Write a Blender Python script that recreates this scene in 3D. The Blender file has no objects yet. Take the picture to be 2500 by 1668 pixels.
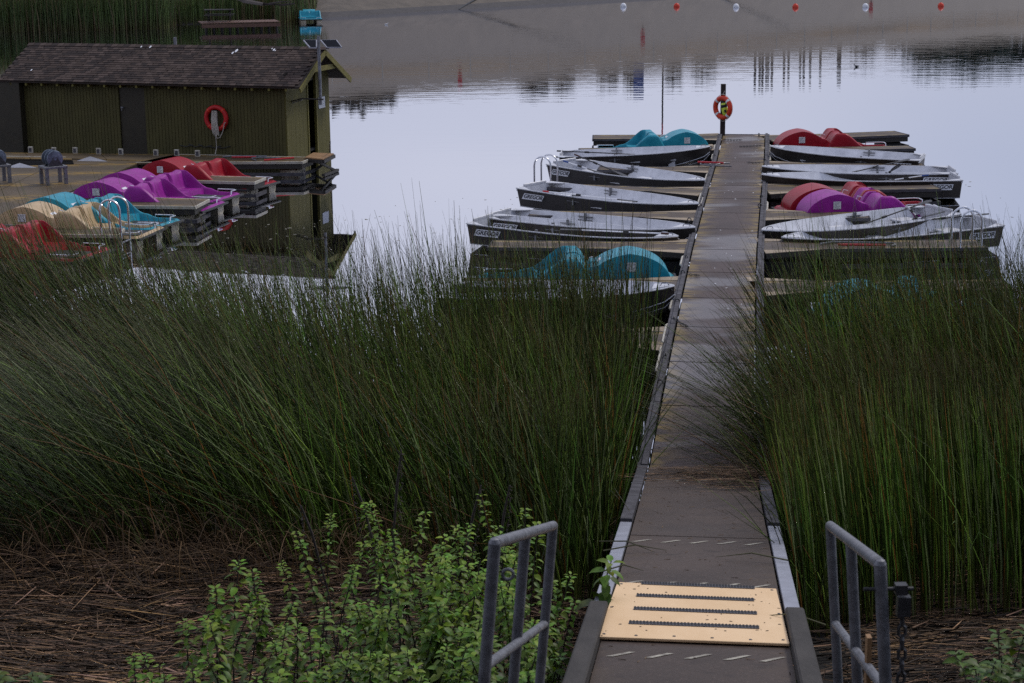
import bpy, bmesh, math, random
import numpy as np
from mathutils import Vector, Matrix
rnd = random.Random(7); rng = np.random.default_rng(11)
R = math.radians
sc = bpy.context.scene
COL = sc.collection

# ------------------------------------------------------------------ camera
CAMZ, FPX, PITCH, ROLL = 6.7, 4300.0, math.atan(1024/4300.0), -0.010
cam = bpy.data.cameras.new('camera'); camo = bpy.data.objects.new('camera', cam); COL.objects.link(camo)
cam.sensor_width = 36; cam.lens = FPX/2500*36; cam.clip_start = .1; cam.clip_end = 3000
camo.matrix_world = Matrix.Translation((0, 0, CAMZ)) @ Matrix.Rotation(math.pi/2-PITCH, 4, 'X') @ Matrix.Rotation(ROLL, 4, 'Z')
cam.dof.use_dof = True; cam.dof.focus_distance = 30; cam.dof.aperture_fstop = 9
sc.camera = camo
# ------------------------------------------------------------------ world / sun / exposure
w = bpy.data.worlds.new('World'); sc.world = w; w.use_nodes = True
nt = w.node_tree; N = nt.nodes; Lk = nt.links
bg = N['Background']
sky = N.new('ShaderNodeTexSky'); sky.sky_type = 'NISHITA'; sky.sun_disc = False
SUN_EL, SUN_AZ = R(50), R(55)          # azimuth clockwise from +Y
sky.sun_elevation = SUN_EL; sky.sun_rotation = SUN_AZ; sky.dust_density = 2.5; sky.air_density = 1.2
mul = N.new('ShaderNodeVectorMath'); mul.operation = 'SCALE'; mul.inputs['Scale'].default_value = 0.10
Lk.new(sky.outputs[0], mul.inputs[0])
tc = N.new('ShaderNodeTexCoord'); mp = N.new('ShaderNodeMapping'); mp.inputs['Scale'].default_value = (1, 1, 3)
nz = N.new('ShaderNodeTexNoise'); nz.inputs['Scale'].default_value = 1.6; nz.inputs['Detail'].default_value = 3
Lk.new(tc.outputs['Generated'], mp.inputs[0]); Lk.new(mp.outputs[0], nz.inputs['Vector'])
cr = N.new('ShaderNodeValToRGB')
cr.color_ramp.elements[0].position = .3; cr.color_ramp.elements[0].color = (.53, .58, .78, 1)
cr.color_ramp.elements[1].position = .72; cr.color_ramp.elements[1].color = (.78, .79, .93, 1)
Lk.new(nz.outputs[0], cr.inputs[0])
mx = N.new('ShaderNodeMix'); mx.data_type = 'RGBA'; mx.inputs[0].default_value = .8
sx_ = N.new('ShaderNodeSeparateXYZ'); Lk.new(tc.outputs['Generated'], sx_.inputs[0])
mrx = N.new('ShaderNodeMapRange'); mrx.interpolation_type = 'SMOOTHERSTEP'; mrx.inputs[1].default_value = -.02; mrx.inputs[2].default_value = .5; mrx.inputs[4].default_value = .75; Lk.new(sx_.outputs[0], mrx.inputs[0])
mxx = N.new('ShaderNodeMix'); mxx.data_type = 'RGBA'; mxx.inputs[7].default_value = (.38, .45, .66, 1); Lk.new(mrx.outputs[0], mxx.inputs[0]); Lk.new(cr.outputs[0], mxx.inputs[6])
Lk.new(mul.outputs[0], mx.inputs[6]); Lk.new(mxx.outputs[2], mx.inputs[7]); Lk.new(mx.outputs[2], bg.inputs[0])
bg.inputs[1].default_value = .95
sl = bpy.data.lights.new('sun', 'SUN'); sl.energy = 1.5; sl.angle = R(11); sl.color = (1, .95, .88)
so = bpy.data.objects.new('sun', sl); COL.objects.link(so)
sd = Vector((math.sin(SUN_AZ)*math.cos(SUN_EL), math.cos(SUN_AZ)*math.cos(SUN_EL), math.sin(SUN_EL)))
so.rotation_euler = sd.to_track_quat('Z', 'Y').to_euler(); so.location = (20, 20, 40)
vs = sc.view_settings; vs.view_transform = 'Standard'; vs.look = 'None'; vs.gamma = 1; vs.use_curve_mapping = False; vs.exposure = 0
sc.render.engine = 'CYCLES'; sc.cycles.max_bounces = 6; sc.cycles.glossy_bounces = 3; sc.cycles.transparent_max_bounces = 6
sc.cycles.use_denoising = False; sc.cycles.caustics_reflective = False; sc.cycles.caustics_refractive = False

# ------------------------------------------------------------------ survey: photo measurements to ground positions
def ray(x, y):
    u = (x-1250)/FPX; v = -(y-834)/FPX; c, s = math.cos(ROLL), math.sin(ROLL)
    u, v = u*c-v*s, u*s+v*c
    return Vector((u, math.cos(PITCH)+v*math.sin(PITCH), -math.sin(PITCH)+v*math.cos(PITCH)))
def at(x, y, z=.45):
    r = ray(x, y); t = (z-CAMZ)/r.z
    return Vector((r.x*t, r.y*t, z))
def atD(x, y, D):
    return Vector((0, 0, CAMZ))+ray(x, y)*D
def atd(x, y, d):                       # point seen at pixel with ground distance d along +Y
    r = ray(x, y); return Vector((0, 0, CAMZ))+r*(d/r.y)
def Q2(x, y): return (1140+x/3.5606, 180+y/3.5606)
def Q3(x, y): return (1800+x/3.0157, 280+y/3.0157)
def Q1(x, y): return (x/2.7035, 80+y/2.7035)

# ------------------------------------------------------------------ materials
MATS = {}
def mat(name, col, rough=.7, var=.25, scale=6, metal=0, bump=0, bscale=None, col2=None, stretch=None, attr=None, spec=.5, trans=0, coat=0):
    if name in MATS: return MATS[name]
    m = bpy.data.materials.new(name); m.use_nodes = True; t = m.node_tree; n = t.nodes; l = t.links
    b = n['Principled BSDF']; b.inputs['Roughness'].default_value = rough; b.inputs['Metallic'].default_value = metal
    b.inputs['Specular IOR Level'].default_value = spec*.8
    if coat: b.inputs['Coat Weight'].default_value = coat; b.inputs['Coat Roughness'].default_value = .15
    tcn = n.new('ShaderNodeTexCoord'); mpn = n.new('ShaderNodeMapping')
    if stretch: mpn.inputs['Scale'].default_value = stretch
    l.new(tcn.outputs['Object'], mpn.inputs[0])
    nn = n.new('ShaderNodeTexNoise'); nn.inputs['Scale'].default_value = scale; nn.inputs['Detail'].default_value = 6; nn.inputs['Roughness'].default_value = .65
    l.new(mpn.outputs[0], nn.inputs['Vector'])
    r = n.new('ShaderNodeValToRGB'); r.color_ramp.elements[0].position = .3; r.color_ramp.elements[1].position = .72
    c2 = col2 or tuple(min(1, c*(1+var)) for c in col); c1 = tuple(c*(1-var) for c in col) if not col2 else col
    r.color_ramp.elements[0].color = (*c1, 1); r.color_ramp.elements[1].color = (*c2, 1)
    l.new(nn.outputs[0], r.inputs[0])
    out = r.outputs[0]
    if attr:
        a = n.new('ShaderNodeAttribute'); a.attribute_name = attr
        k = n.new('ShaderNodeMix'); k.data_type = 'RGBA'; k.blend_type = 'MULTIPLY'; k.inputs[0].default_value = 1
        l.new(a.outputs['Color'], k.inputs[6]); l.new(out, k.inputs[7]); out = k.outputs[2]
    l.new(out, b.inputs['Base Color'])
    if bump:
        bn = n.new('ShaderNodeBump'); bn.inputs['Strength'].default_value = 1; bn.inputs['Distance'].default_value = bump
        n2 = n.new('ShaderNodeTexNoise'); n2.inputs['Scale'].default_value = bscale or scale*6; n2.inputs['Detail'].default_value = 4
        l.new(mpn.outputs[0], n2.inputs['Vector']); l.new(n2.outputs[0], bn.inputs['Height']); l.new(bn.outputs[0], b.inputs['Normal'])
    if trans:
        tr = n.new('ShaderNodeBsdfTranslucent'); l.new(out, tr.inputs[0]); ms = n.new('ShaderNodeMixShader'); ms.inputs[0].default_value = trans
        o = n['Material Output']; l.new(b.outputs[0], ms.inputs[1]); l.new(tr.outputs[0], ms.inputs[2]); l.new(ms.outputs[0], o.inputs[0])
    MATS[name] = m; return m
def deck_mat(name, base, wet=.5, lichen=(.30, .21, .05), lam=.6):
    m = bpy.data.materials.new(name); m.use_nodes = True; t = m.node_tree; n = t.nodes; l = t.links; b = n['Principled BSDF']
    g = n.new('ShaderNodeNewGeometry'); uv = n.new('ShaderNodeAttribute'); uv.attribute_name = 'edge'
    def noise(s, d=5, st=(1, 1, 1)):
        mp_ = n.new('ShaderNodeMapping'); mp_.inputs['Scale'].default_value = st; l.new(g.outputs['Position'], mp_.inputs[0])
        q = n.new('ShaderNodeTexNoise'); q.inputs['Scale'].default_value = s; q.inputs['Detail'].default_value = d; l.new(mp_.outputs[0], q.inputs['Vector']); return q.outputs[0]
    def ramp(src, a, b_, ca=(0, 0, 0, 1), cb=(1, 1, 1, 1)):
        q = n.new('ShaderNodeValToRGB'); q.color_ramp.elements[0].position = a; q.color_ramp.elements[1].position = b_
        q.color_ramp.elements[0].color = ca; q.color_ramp.elements[1].color = cb; l.new(src, q.inputs[0]); return q.outputs[0]
    def mixc(f, a, b_):
        q = n.new('ShaderNodeMix'); q.data_type = 'RGBA'
        for s_, v in ((0, f), (6, a), (7, b_)):
            if isinstance(v, tuple): q.inputs[s_].default_value = (*v, 1)
            elif isinstance(v, float): q.inputs[s_].default_value = v
            else: l.new(v, q.inputs[s_])
        return q.outputs[2]
    big = noise(1.1, 4); fine = noise(38, 6); mid = noise(7, 6, (1, 1.5, 1))
    c = mixc(ramp(big, .35, .65), tuple(x*.78 for x in base), tuple(x*1.2 for x in base))
    c = mixc(ramp(fine, .55, .8), c, tuple(x*1.9 for x in base))
    c = mixc(ramp(mid, .58, .75), c, tuple(x*.6 for x in base))
    ml = n.new('ShaderNodeMath'); ml.operation = 'MULTIPLY'; l.new(uv.outputs['Fac'], ml.inputs[0]); l.new(ramp(noise(2.6, 8, (1, 2, 1)), .44, .54), ml.inputs[1])
    m2 = n.new('ShaderNodeMath'); m2.operation = 'MULTIPLY'; l.new(ml.outputs[0], m2.inputs[0]); m2.inputs[1].default_value = lam
    c = mixc(m2.outputs[0], c, lichen)
    l.new(c, b.inputs['Base Color'])
    b.inputs['Specular IOR Level'].default_value = .32
    wetn = ramp(noise(.55, 3, (.5, 1, 1)), .5, .58)
    mr = n.new('ShaderNodeMapRange'); l.new(wetn, mr.inputs[0]); mr.inputs[3].default_value = .62; mr.inputs[4].default_value = .62-.36*wet
    l.new(mr.outputs[0], b.inputs['Roughness'])
    bn = n.new('ShaderNodeBump'); bn.inputs['Distance'].default_value = .002; l.new(fine, bn.inputs['Height']); l.new(bn.outputs[0], b.inputs['Normal'])
    MATS[name] = m; return m
M = dict(
    deck=deck_mat('deck_brown', (.066, .046, .042), .95),
    deckL=deck_mat('deck_ochre', (.085, .062, .036), .3, (.26, .16, .03), .9),
    deckF=deck_mat('finger_deck_brown', (.080, .058, .043), .3, (.33, .24, .08), 1.0),
    decktan=deck_mat('plywood_gusset', (.30, .235, .16), .2, (.35, .25, .08), .5),
    ramp=deck_mat('ramp_brown', (.060, .042, .033), .1, (.12, .08, .04), .2),
    kerb=mat('weathered_timber', (.085, .082, .092), .85, .55, 5, bump=.004, stretch=(1, 1, 6), spec=.3),
    darkwood=mat('dark_wet_wood', (.020, .017, .015), .6, .5, 4, bump=.006, stretch=(1, 1, 5)),
    post=mat('brown_post', (.030, .020, .018), .8, .4, 7, bump=.004, stretch=(1, 1, .3)),
    white=mat('white_bumper', (.55, .53, .48), .5, .25, 8, col2=(.32, .28, .2)),
    cream=mat('stained_cream_plastic', (.22, .17, .10), .5, .3, 4.5, col2=(.68, .62, .50)),
    steel=mat('galvanised_steel', (.19, .195, .215), .5, .4, 14, metal=.5, bump=.0015),
    plate=mat('aluminium_plate', (.36, .37, .42), .5, .2, 4, metal=.55),
    chrome=mat('chrome_tube', (.72, .73, .76), .25, .1, 5, metal=.9),
    alu=mat('brushed_aluminium', (.50, .51, .55), .5, .22, 3.2, metal=.15, bump=.002, bscale=30, col2=(.80, .81, .86)),
    hull=mat('brown_hull_paint', (.038, .032, .029), .5, .35, 4, bump=.002),
    bench=mat('bench_aluminium', (.60, .61, .65), .5, .2, 5, metal=.2),
    black=mat('black_rubber', (.012, .012, .013), .5, .3, 6),
    oar=mat('dark_oar_plastic', (.035, .035, .04), .45, .3, 6),
    red=mat('red_moulded_plastic', (.25, .005, .014), .40, .3, 4.5, col2=(.35, .008, .022), spec=.3),
    purple=mat('purple_moulded_plastic', (.22, .012, .20), .40, .3, 4.5, col2=(.35, .024, .32), spec=.3),
    cyan=mat('turquoise_moulded_plastic', (.008, .20, .29), .40, .3, 4.5, col2=(.03, .33, .42), spec=.3),
    beige=mat('beige_moulded_plastic', (.42, .29, .15), .42, .3, 4.5, col2=(.58, .43, .26), spec=.3),
    ringred=mat('orange_red_ring', (.62, .045, .015), .45, .15, 5),
    ringdark=mat('red_ring', (.48, .012, .015), .5, .2, 5),
    redtube=mat('red_grip_tube', (.45, .02, .03), .4, .2, 6),
    bluegrip=mat('blue_grip', (.015, .06, .25), .5, .2, 6),
    hiviz=mat('lime_bag', (.62, .75, .08), .6, .15, 8),
    paper=mat('white_sticker', (.72, .73, .76), .5, .05, 8),
    print_=mat('grey_print', (.22, .23, .26), .6, .1, 8),
    ink=mat('black_lettering', (.015, .016, .022), .5, .1, 8),
    olive=mat('olive_siding', (.050, .044, .012), .75, .45, 2.2, bump=.003, col2=(.085, .076, .022), stretch=(1, 1, .35)),
    olive2=mat('weathered_olive_board', (.07, .062, .013), .75, .5, 3, bump=.004, col2=(.125, .11, .025), stretch=(6, 6, .35)),
    oliveT=mat('olive_trim', (.15, .13, .028), .7, .3, 5, bump=.003),
    door=mat('dark_olive_door', (.026, .021, .011), .6, .3, 4),
    inside=mat('dark_interior', (.006, .006, .006), .9, .3, 4),
    board=mat('brown_plywood', (.28, .16, .075), .6, .2, 5),
    ply=mat('new_plywood', (.74, .50, .27), .6, .10, 2.6, bump=.0015, col2=(.86, .61, .36), stretch=(1, .35, 1)),
    tread=mat('grip_strip', (.07, .07, .085), .6, .3, 30),
    paint=mat('pale_paint_mark', (.16, .14, .12), .7, .35, 16, col2=(.52, .49, .40)),
    rope=mat('pale_rope', (.50, .47, .42), .8, .2, 40, bump=.003),
    chain=mat('dark_chain', (.07, .07, .075), .5, .4, 20, metal=.6),
    solar=mat('solar_cells', (.010, .012, .018), .9, .2, 9, spec=.1),
    reed=mat('reed_stems', (.9, .9, .9), .42, .12, 3, attr='col', spec=.45),
    dead=mat('dead_stems', (.85, .85, .85), .7, .3, 12, attr='col'),
    leaf=mat('nettle_leaf', (.7, .7, .7), .5, .3, 30, attr='col', trans=.25),
    stem=mat('plant_stem', (.045, .035, .03), .8, .3, 20),
    mud=mat('dark_mud', (.010, .008, .007), .85, .5, 1.5, bump=.03, bscale=8),
    shing=mat('roof_felt', (.035, .026, .022), .9, .3, 8),
    redwood=mat('reddish_planks', (.13, .07, .05), .7, .3, 4),
)

# ------------------------------------------------------------------ mesh helpers
class MB:
    def __init__(s): s.v = []; s.f = []; s.a = None
    def add(s, vs_, fs):
        o = len(s.v); s.v += [tuple(q) for q in vs_]; s.f += [tuple(i+o for i in f) for f in fs]; return s
    def box(s, a, b, mtx=None):
        x0, y0, z0 = a; x1, y1, z1 = b
        p = [(x0, y0, z0), (x1, y0, z0), (x1, y1, z0), (x0, y1, z0), (x0, y0, z1), (x1, y0, z1), (x1, y1, z1), (x0, y1, z1)]
        if mtx: p = [mtx @ Vector(q) for q in p]
        return s.add(p, [(3, 2, 1, 0), (4, 5, 6, 7), (0, 1, 5, 4), (1, 2, 6, 5), (2, 3, 7, 6), (3, 0, 4, 7)])
    def slab(s, pts, z0, z1=None):                # prism; pts Vectors of the top outline, down by z0
        n = len(pts); t = [Vector(p) for p in pts]; b = [p-Vector((0, 0, z0)) for p in t]
        return s.add(t+b, [tuple(range(n)), tuple(reversed(range(n, 2*n)))]+[(i, i+n, (i+1) % n+n, (i+1) % n) for i in range(n)])
    def beam(s, a, b, w_, h, up=Vector((0, 0, 1))):
        a, b = Vector(a), Vector(b); d = (b-a).normalized(); sx = d.cross(up)
        if sx.length < 1e-4: sx = Vector((1, 0, 0))
        sx.normalize(); u = sx.cross(d).normalized(); p = []
        for c in (a, b):
            for i, j in ((-1, -1), (1, -1), (1, 1), (-1, 1)): p.append(c+sx*i*w_/2+u*j*h/2)
        return s.add(p, [(0, 1, 2, 3), (7, 6, 5, 4), (0, 4, 5, 1), (1, 5, 6, 2), (2, 6, 7, 3), (3, 7, 4, 0)])
    def tube(s, pts, r, n=8, closed=False, cap=True):
        pts = [Vector(p) for p in pts]; m = len(pts); rs = r if isinstance(r, (list, tuple)) else [r]*m
        ring = []; prev = None
        for i, p in enumerate(pts):
            if closed: d = pts[(i+1) % m]-pts[i-1]
            else: d = pts[min(i+1, m-1)]-pts[max(i-1, 0)]
            d.normalize()
            x = (prev-d*prev.dot(d)) if prev else d.cross(Vector((0, 0, 1)) if abs(d.z) < .9 else Vector((1, 0, 0)))
            x.normalize(); prev = x; y = d.cross(x)
            ring += [p+(x*math.cos(2*math.pi*k/n)+y*math.sin(2*math.pi*k/n))*rs[i] for k in range(n)]
        f = []
        for i in range(m if closed else m-1):
            a = i*n; b = ((i+1) % m)*n
            f += [(a+k, a+(k+1) % n, b+(k+1) % n, b+k) for k in range(n)]
        if cap and not closed: f += [tuple(reversed(range(n))), tuple(range((m-1)*n, m*n))]
        return s.add(ring, f)
    def lathe(s, prof, n=16, mtx=None):
        v = []; f = []
        for r_, z in prof: v += [Vector((r_*math.cos(2*math.pi*k/n), r_*math.sin(2*math.pi*k/n), z)) for k in range(n)]
        if mtx: v = [mtx @ q for q in v]
        for i in range(len(prof)-1): f += [(i*n+k, i*n+(k+1) % n, (i+1)*n+(k+1) % n, (i+1)*n+k) for k in range(n)]
        f += [tuple(reversed(range(n))), tuple(range((len(prof)-1)*n, len(prof)*n))]
        return s.add(v, f)
    def grid(s, P):                                # P[i][j]
        a = len(P); b = len(P[0])
        return s.add([q for r_ in P for q in r_], [(i*b+j, (i+1)*b+j, (i+1)*b+j+1, i*b+j+1) for i in range(a-1) for j in range(b-1)])
    def build(s, name, m, parent=None, smooth=False, loc=None, bevel=0):
        me = bpy.data.meshes.new(name); me.from_pydata(s.v, [], s.f); me.materials.append(m)
        bm = bmesh.new(); bm.from_mesh(me); bmesh.ops.recalc_face_normals(bm, faces=bm.faces)
        if bevel: bmesh.ops.bevel(bm, geom=[e for e in bm.edges if len(e.link_faces) == 2 and e.calc_face_angle(0) > .6], offset=bevel, segments=1, affect='EDGES', profile=.7)
        bm.to_mesh(me); bm.free()
        if smooth:
            me.polygons.foreach_set('use_smooth', [True]*len(me.polygons)); me.set_sharp_from_angle(angle=R(38))
        o = bpy.data.objects.new(name, me); COL.objects.link(o)
        if parent: o.parent = parent
        if loc is not None: o.location = loc
        return o
def tag(o, label=None, cat=None, group=None, kind=None):
    if label: o['label'] = label
    if cat: o['category'] = cat
    if group: o['group'] = group
    if kind: o['kind'] = kind
    return o
def empty(name, label, cat, loc=(0, 0, 0), group=None, mtx=None):
    o = bpy.data.objects.new(name, None); COL.objects.link(o); o.empty_display_size = .2
    if mtx is not None: o.matrix_world = mtx
    else: o.location = loc
    return tag(o, label, cat, group)
kids = {}
def copy_tree(o, parent=None):
    c = o.copy(); COL.objects.link(c)
    if parent: c.parent = parent
    for ch in list(o.children): copy_tree(ch, c)
    return c
def uv_edge(o, fn):
    me = o.data; at_ = me.attributes.new('edge', 'FLOAT', 'POINT')
    at_.data.foreach_set('value', [fn(v.co) for v in me.vertices])
def numesh(name, V, F, m, colr=None, kind=None, smooth=True):
    me = bpy.data.meshes.new(name); V = np.asarray(V, dtype=np.float32); F = np.asarray(F, dtype=np.int32); k = F.shape[1]
    me.vertices.add(len(V)); me.vertices.foreach_set('co', V.ravel()); me.loops.add(F.size); me.loops.foreach_set('vertex_index', F.ravel())
    me.polygons.add(len(F)); me.polygons.foreach_set('loop_start', np.arange(0, F.size, k, dtype=np.int32)); me.polygons.foreach_set('loop_total', np.full(len(F), k, dtype=np.int32))
    if smooth: me.polygons.foreach_set('use_smooth', np.ones(len(F), dtype=bool))
    me.update(calc_edges=True)
    if colr is not None:
        a = me.color_attributes.new('col', 'FLOAT_COLOR', 'POINT')
        cc = np.ones((len(V), 4), dtype=np.float32); cc[:, :3] = colr; a.data.foreach_set('color', cc.ravel())
    me.materials.append(m); o = bpy.data.objects.new(name, me); COL.objects.link(o)
    if kind: o['kind'] = kind
    return o

# ------------------------------------------------------------------ setting: water, ground, dam
def water_mat():
    m = bpy.data.materials.new('lake_water'); m.use_nodes = True; t = m.node_tree; n = t.nodes; l = t.links
    for q in list(n):
        if q.type != 'OUTPUT_MATERIAL': n.remove(q)
    out = [q for q in n if q.type == 'OUTPUT_MATERIAL'][0]
    g = n.new('ShaderNodeNewGeometry')
    mp1 = n.new('ShaderNodeMapping'); mp1.inputs['Scale'].default_value = (.35, 1.6, 1); l.new(g.outputs['Position'], mp1.inputs[0])
    a = n.new('ShaderNodeTexNoise'); a.inputs['Scale'].default_value = 1.0; a.inputs['Detail'].default_value = 3; l.new(mp1.outputs[0], a.inputs['Vector'])
    mp2 = n.new('ShaderNodeMapping'); mp2.inputs['Scale'].default_value = (.02, .035, 1); l.new(g.outputs['Position'], mp2.inputs[0])
    b = n.new('ShaderNodeTexNoise'); b.inputs['Scale'].default_value = 1.0; b.inputs['Detail'].default_value = 2; l.new(mp2.outputs[0], b.inputs['Vector'])
    rp = n.new('ShaderNodeMapRange'); l.new(b.outputs[0], rp.inputs[0]); rp.inputs[1].default_value = .35; rp.inputs[2].default_value = .65; rp.inputs[3].default_value = .15; rp.inputs[4].default_value = 1
    sp = n.new('ShaderNodeSeparateXYZ'); l.new(g.outputs['Position'], sp.inputs[0]); yr = n.new('ShaderNodeMapRange'); l.new(sp.outputs[1], yr.inputs[0]); yr.inputs[1].default_value = 46; yr.inputs[2].default_value = 82; yr.inputs[3].default_value = .10; yr.inputs[4].default_value = 1
    m0 = n.new('ShaderNodeMath'); m0.operation = 'MULTIPLY'; l.new(yr.outputs[0], m0.inputs[0]); l.new(rp.outputs[0], m0.inputs[1])
    mm = n.new('ShaderNodeMath'); mm.operation = 'MULTIPLY'; l.new(a.outputs[0], mm.inputs[0]); l.new(m0.outputs[0], mm.inputs[1])
    bp = n.new('ShaderNodeBump'); bp.inputs['Strength'].default_value = 1; bp.inputs['Distance'].default_value = .010; l.new(mm.outputs[0], bp.inputs['Height'])
    gl = n.new('ShaderNodeBsdfGlossy'); gl.inputs['Roughness'].default_value = .012; gl.inputs['Color'].default_value = (.93, .94, 1, 1); l.new(bp.outputs[0], gl.inputs['Normal'])
    df = n.new('ShaderNodeBsdfDiffuse'); df.inputs['Color'].default_value = (.012, .014, .012, 1)
    fr = n.new('ShaderNodeFresnel'); fr.inputs['IOR'].default_value = 1.4; l.new(bp.outputs[0], fr.inputs['Normal'])
    pw = n.new('ShaderNodeMath'); pw.operation = 'POWER'; pw.inputs[1].default_value = .14; l.new(fr.outputs[0], pw.inputs[0])
    ms = n.new('ShaderNodeMixShader'); l.new(pw.outputs[0], ms.inputs[0]); l.new(df.outputs[0], ms.inputs[1]); l.new(gl.outputs[0], ms.inputs[2]); l.new(ms.outputs[0], out.inputs[0])
    return m
wb = MB(); wb.add([(-900, 10, 0), (900, 10, 0), (900, 1800, 0), (-900, 1800, 0)], [(0, 1, 2, 3)])
tag(wb.build('water', water_mat()), kind='structure')

def gz(x, y):
    prof = [(-60, 14), (-30, 9), (-8, 5.6), (0, 5.0), (5, 3.1), (9, 1.75), (11, 1.2), (13, .72), (15, .42), (17.5, .18), (19.5, .02), (22, -.25), (26, -.7), (31, -1.2)]
    for (a, za), (b, zb) in zip(prof, prof[1:]):
        if y <= b:
            t = max(0, min(1, (y-a)/(b-a))); z = za+(zb-za)*t; break
    else: z = prof[-1][1]
    return z+.10*math.sin(x*.9+y*.5)*math.cos(y*.8-x*.3)*(1 if y < 19 else .3)
tb = MB(); xs = np.linspace(-60, 60, 121); ys = np.linspace(-58, 31, 120)
tb.grid([[(x, y, gz(x, y)) for y in ys] for x in xs])
tag(tb.build('shore_ground', M['mud'], smooth=True), kind='structure')
lb = MB(); lb.add([(-900, 30.5, -1.3), (900, 30.5, -1.3), (900, 1800, -1.3), (-900, 1800, -1.3)], [(0, 1, 2, 3)])
tag(lb.build('lake_bed', M['mud']), kind='structure')

# dam slope across the lake
u1 = Vector((.673, .74)); s0 = Vector((-13.4, 131.6)); u2 = Vector((.745, .667)); c0 = Vector((2, 190))
def dam(t, s):           # t along, s 0 shoreline .. 1 crest
    a = s0+(u1*t if t >= 0 else Vector((t*.92, t*.22))); b = c0+u2*(t-10); p = a.lerp(b, s); return Vector((p.x, p.y, 10*s+.25*math.sin(t*.05)*s))
dm = deck_mat('dam_gravel', (.095, .077, .058), 0, (.08, .07, .06), 0)
def dam_mat():
    m = MATS['dam_gravel']; return m
db = MB(); db.grid([[dam(t, s) for s in (-.06, 0, .05, .2, .4, .54, .58, .8, 1, 1.06)] for t in range(-60, 620, 6)])
tag(db.build('dam_slope', dam_mat(), smooth=True), kind='structure')
tb2 = MB(); tb2.grid([[dam(t, 1.06)*1.0+Vector((-(k)*.7, k*.72, -(.02*k))) for k in (0, 30, 120, 400)] for t in range(-60, 620, 12)])
tag(tb2.build('crest_ground', M['mud']), kind='structure')
jb = MB()
for t in (14, 48):
    a = dam(t, .0); b = dam(t+9, .5); jb.beam(a+Vector((0, 0, .02)), b+Vector((0, 0, .02)), .18, .06)
tag(jb.build('asphalt_joint', M['black']), kind='structure')
# wet band at the foot of the dam
wbm = mat('wet_gravel', (.045, .04, .04), .7, .3, 2)
wb2 = MB(); wb2.grid([[dam(t, s)+Vector((0, -.02, .03)) for s in (-.01, .03)] for t in range(-6, 620, 6)])
tag(wb2.build('wet_shore_band', wbm), kind='structure')

gb = MB(); gb.grid([[dam(t, s_+.03*math.sin(t*.07))+Vector((0, 0, .05)) for s_ in (.60, .68, .74)] for t in range(-60, 620, 6)])
tag(gb.build('dry_grass_strip', mat('dry_grass_strip', (.095, .077, .058), .9, .3, .12, col2=(.17, .115, .06))), kind='structure')
# fence on the dam berm
fr = empty('fence', 'long post fence crossing the dam slope above the lake', 'fence', dam(0, .55))
for k in range(34):
    p = dam(-8+k*5.2, .55)-fr.location
    b = MB(); b.box((p.x-.05, p.y-.05, p.z-.2), (p.x+.05, p.y+.05, p.z+1.5)); b.build('post', M['white'], fr)
pts = [dam(-8+k*5.2, .55)-fr.location+Vector((0, 0, 1.3)) for k in range(34)]
b = MB(); b.tube(pts, .012, 4); b.build('wire', M['steel'], fr)
for t, s, n_ in ((4, .72, 'nearest the hut'), (34, .34, 'in the middle of the slope'), (75, .2, 'far along the dam to the east')):
    p = dam(t, s); o = empty('marker_board', 'red marker board on a post, '+n_, 'marker', p)
    b = MB(); b.box((-.06, -.06, -.2), (.06, .06, .5)); b.build('post', M['darkwood'], o)
    b = MB(); b.box((-.22, -.05, .5), (.22, .05, 1.4)); b.build('board', M['redtube'], o, bevel=.01)
# things standing on the crest, seen in the reflection
k = 0
for k, px in enumerate((1838, 1853, 1868, 1890, 1931, 1956, 1962, 1978, 1997, 2008, 2037, 2046, 1876, 1917)):
    r_ = ray(px, 500); # azimuth
    az = r_.x/r_.y; tt = 0
    for t in range(0, 400):
        q = dam(t, 1.0)
        if q.x/q.y > az: tt = t; break
    q = dam(tt, 1.0); h = 3.2+.5*rnd.random()
    b = MB(); b.tube([(0, 0, -.3), (0, 0, h*.6), (.05, 0, h)], [.2, .16, .12], 6)
    o = b.build('timber_post', M['post'], loc=q+Vector((-1, 1, 0))*rnd.random()*3); k += 1 if False else 0; tag(o, 'dark timber post on the dam crest, %s of the row' % ['first', 'second', 'third', 'sixth', 'eighth', 'ninth', 'tenth', 'eleventh', 'twelfth', 'thirteenth', 'fourteenth', 'last', 'fifth', 'seventh'][k], 'post', 'dark posts along the dam crest')
def crest_at(px, off=0):
    r_ = ray(px, 500); az = r_.x/r_.y
    for t in range(-120, 600):
        q = dam(t, 1.0)
        if q.x/q.y > az: return q+Vector((-.67, .745, 0))*off
    return dam(500, 1)
q = crest_at(1545); o = empty('portable_toilet', 'blue portable toilet on the dam crest', 'toilet', q)
b = MB(); b.box((-.55, -.55, 0), (.55, .55, 2.1)); b.build('cabin', M['bluegrip'], o, bevel=.04)
b = MB(); b.box((-.6, -.6, 2.1), (.6, .6, 2.25)); b.build('roof', M['paper'], o, bevel=.04)
b = MB(); b.box((-.35, -.58, .15), (.35, -.553, 1.95)); b.build('door', M['bluegrip'], o)
q = crest_at(1613); o = empty('mast', 'slender tall mast with red upper part on the dam crest', 'mast', q)
b = MB(); b.tube([(0, 0, -.3), (0, 0, 6)], .1, 6); b.build('pole', M['darkwood'], o)
b = MB(); b.tube([(0, 0, 6), (0, 0, 9.6)], [.1, .07], 6); b.build('tip', M['redtube'], o)

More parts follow.
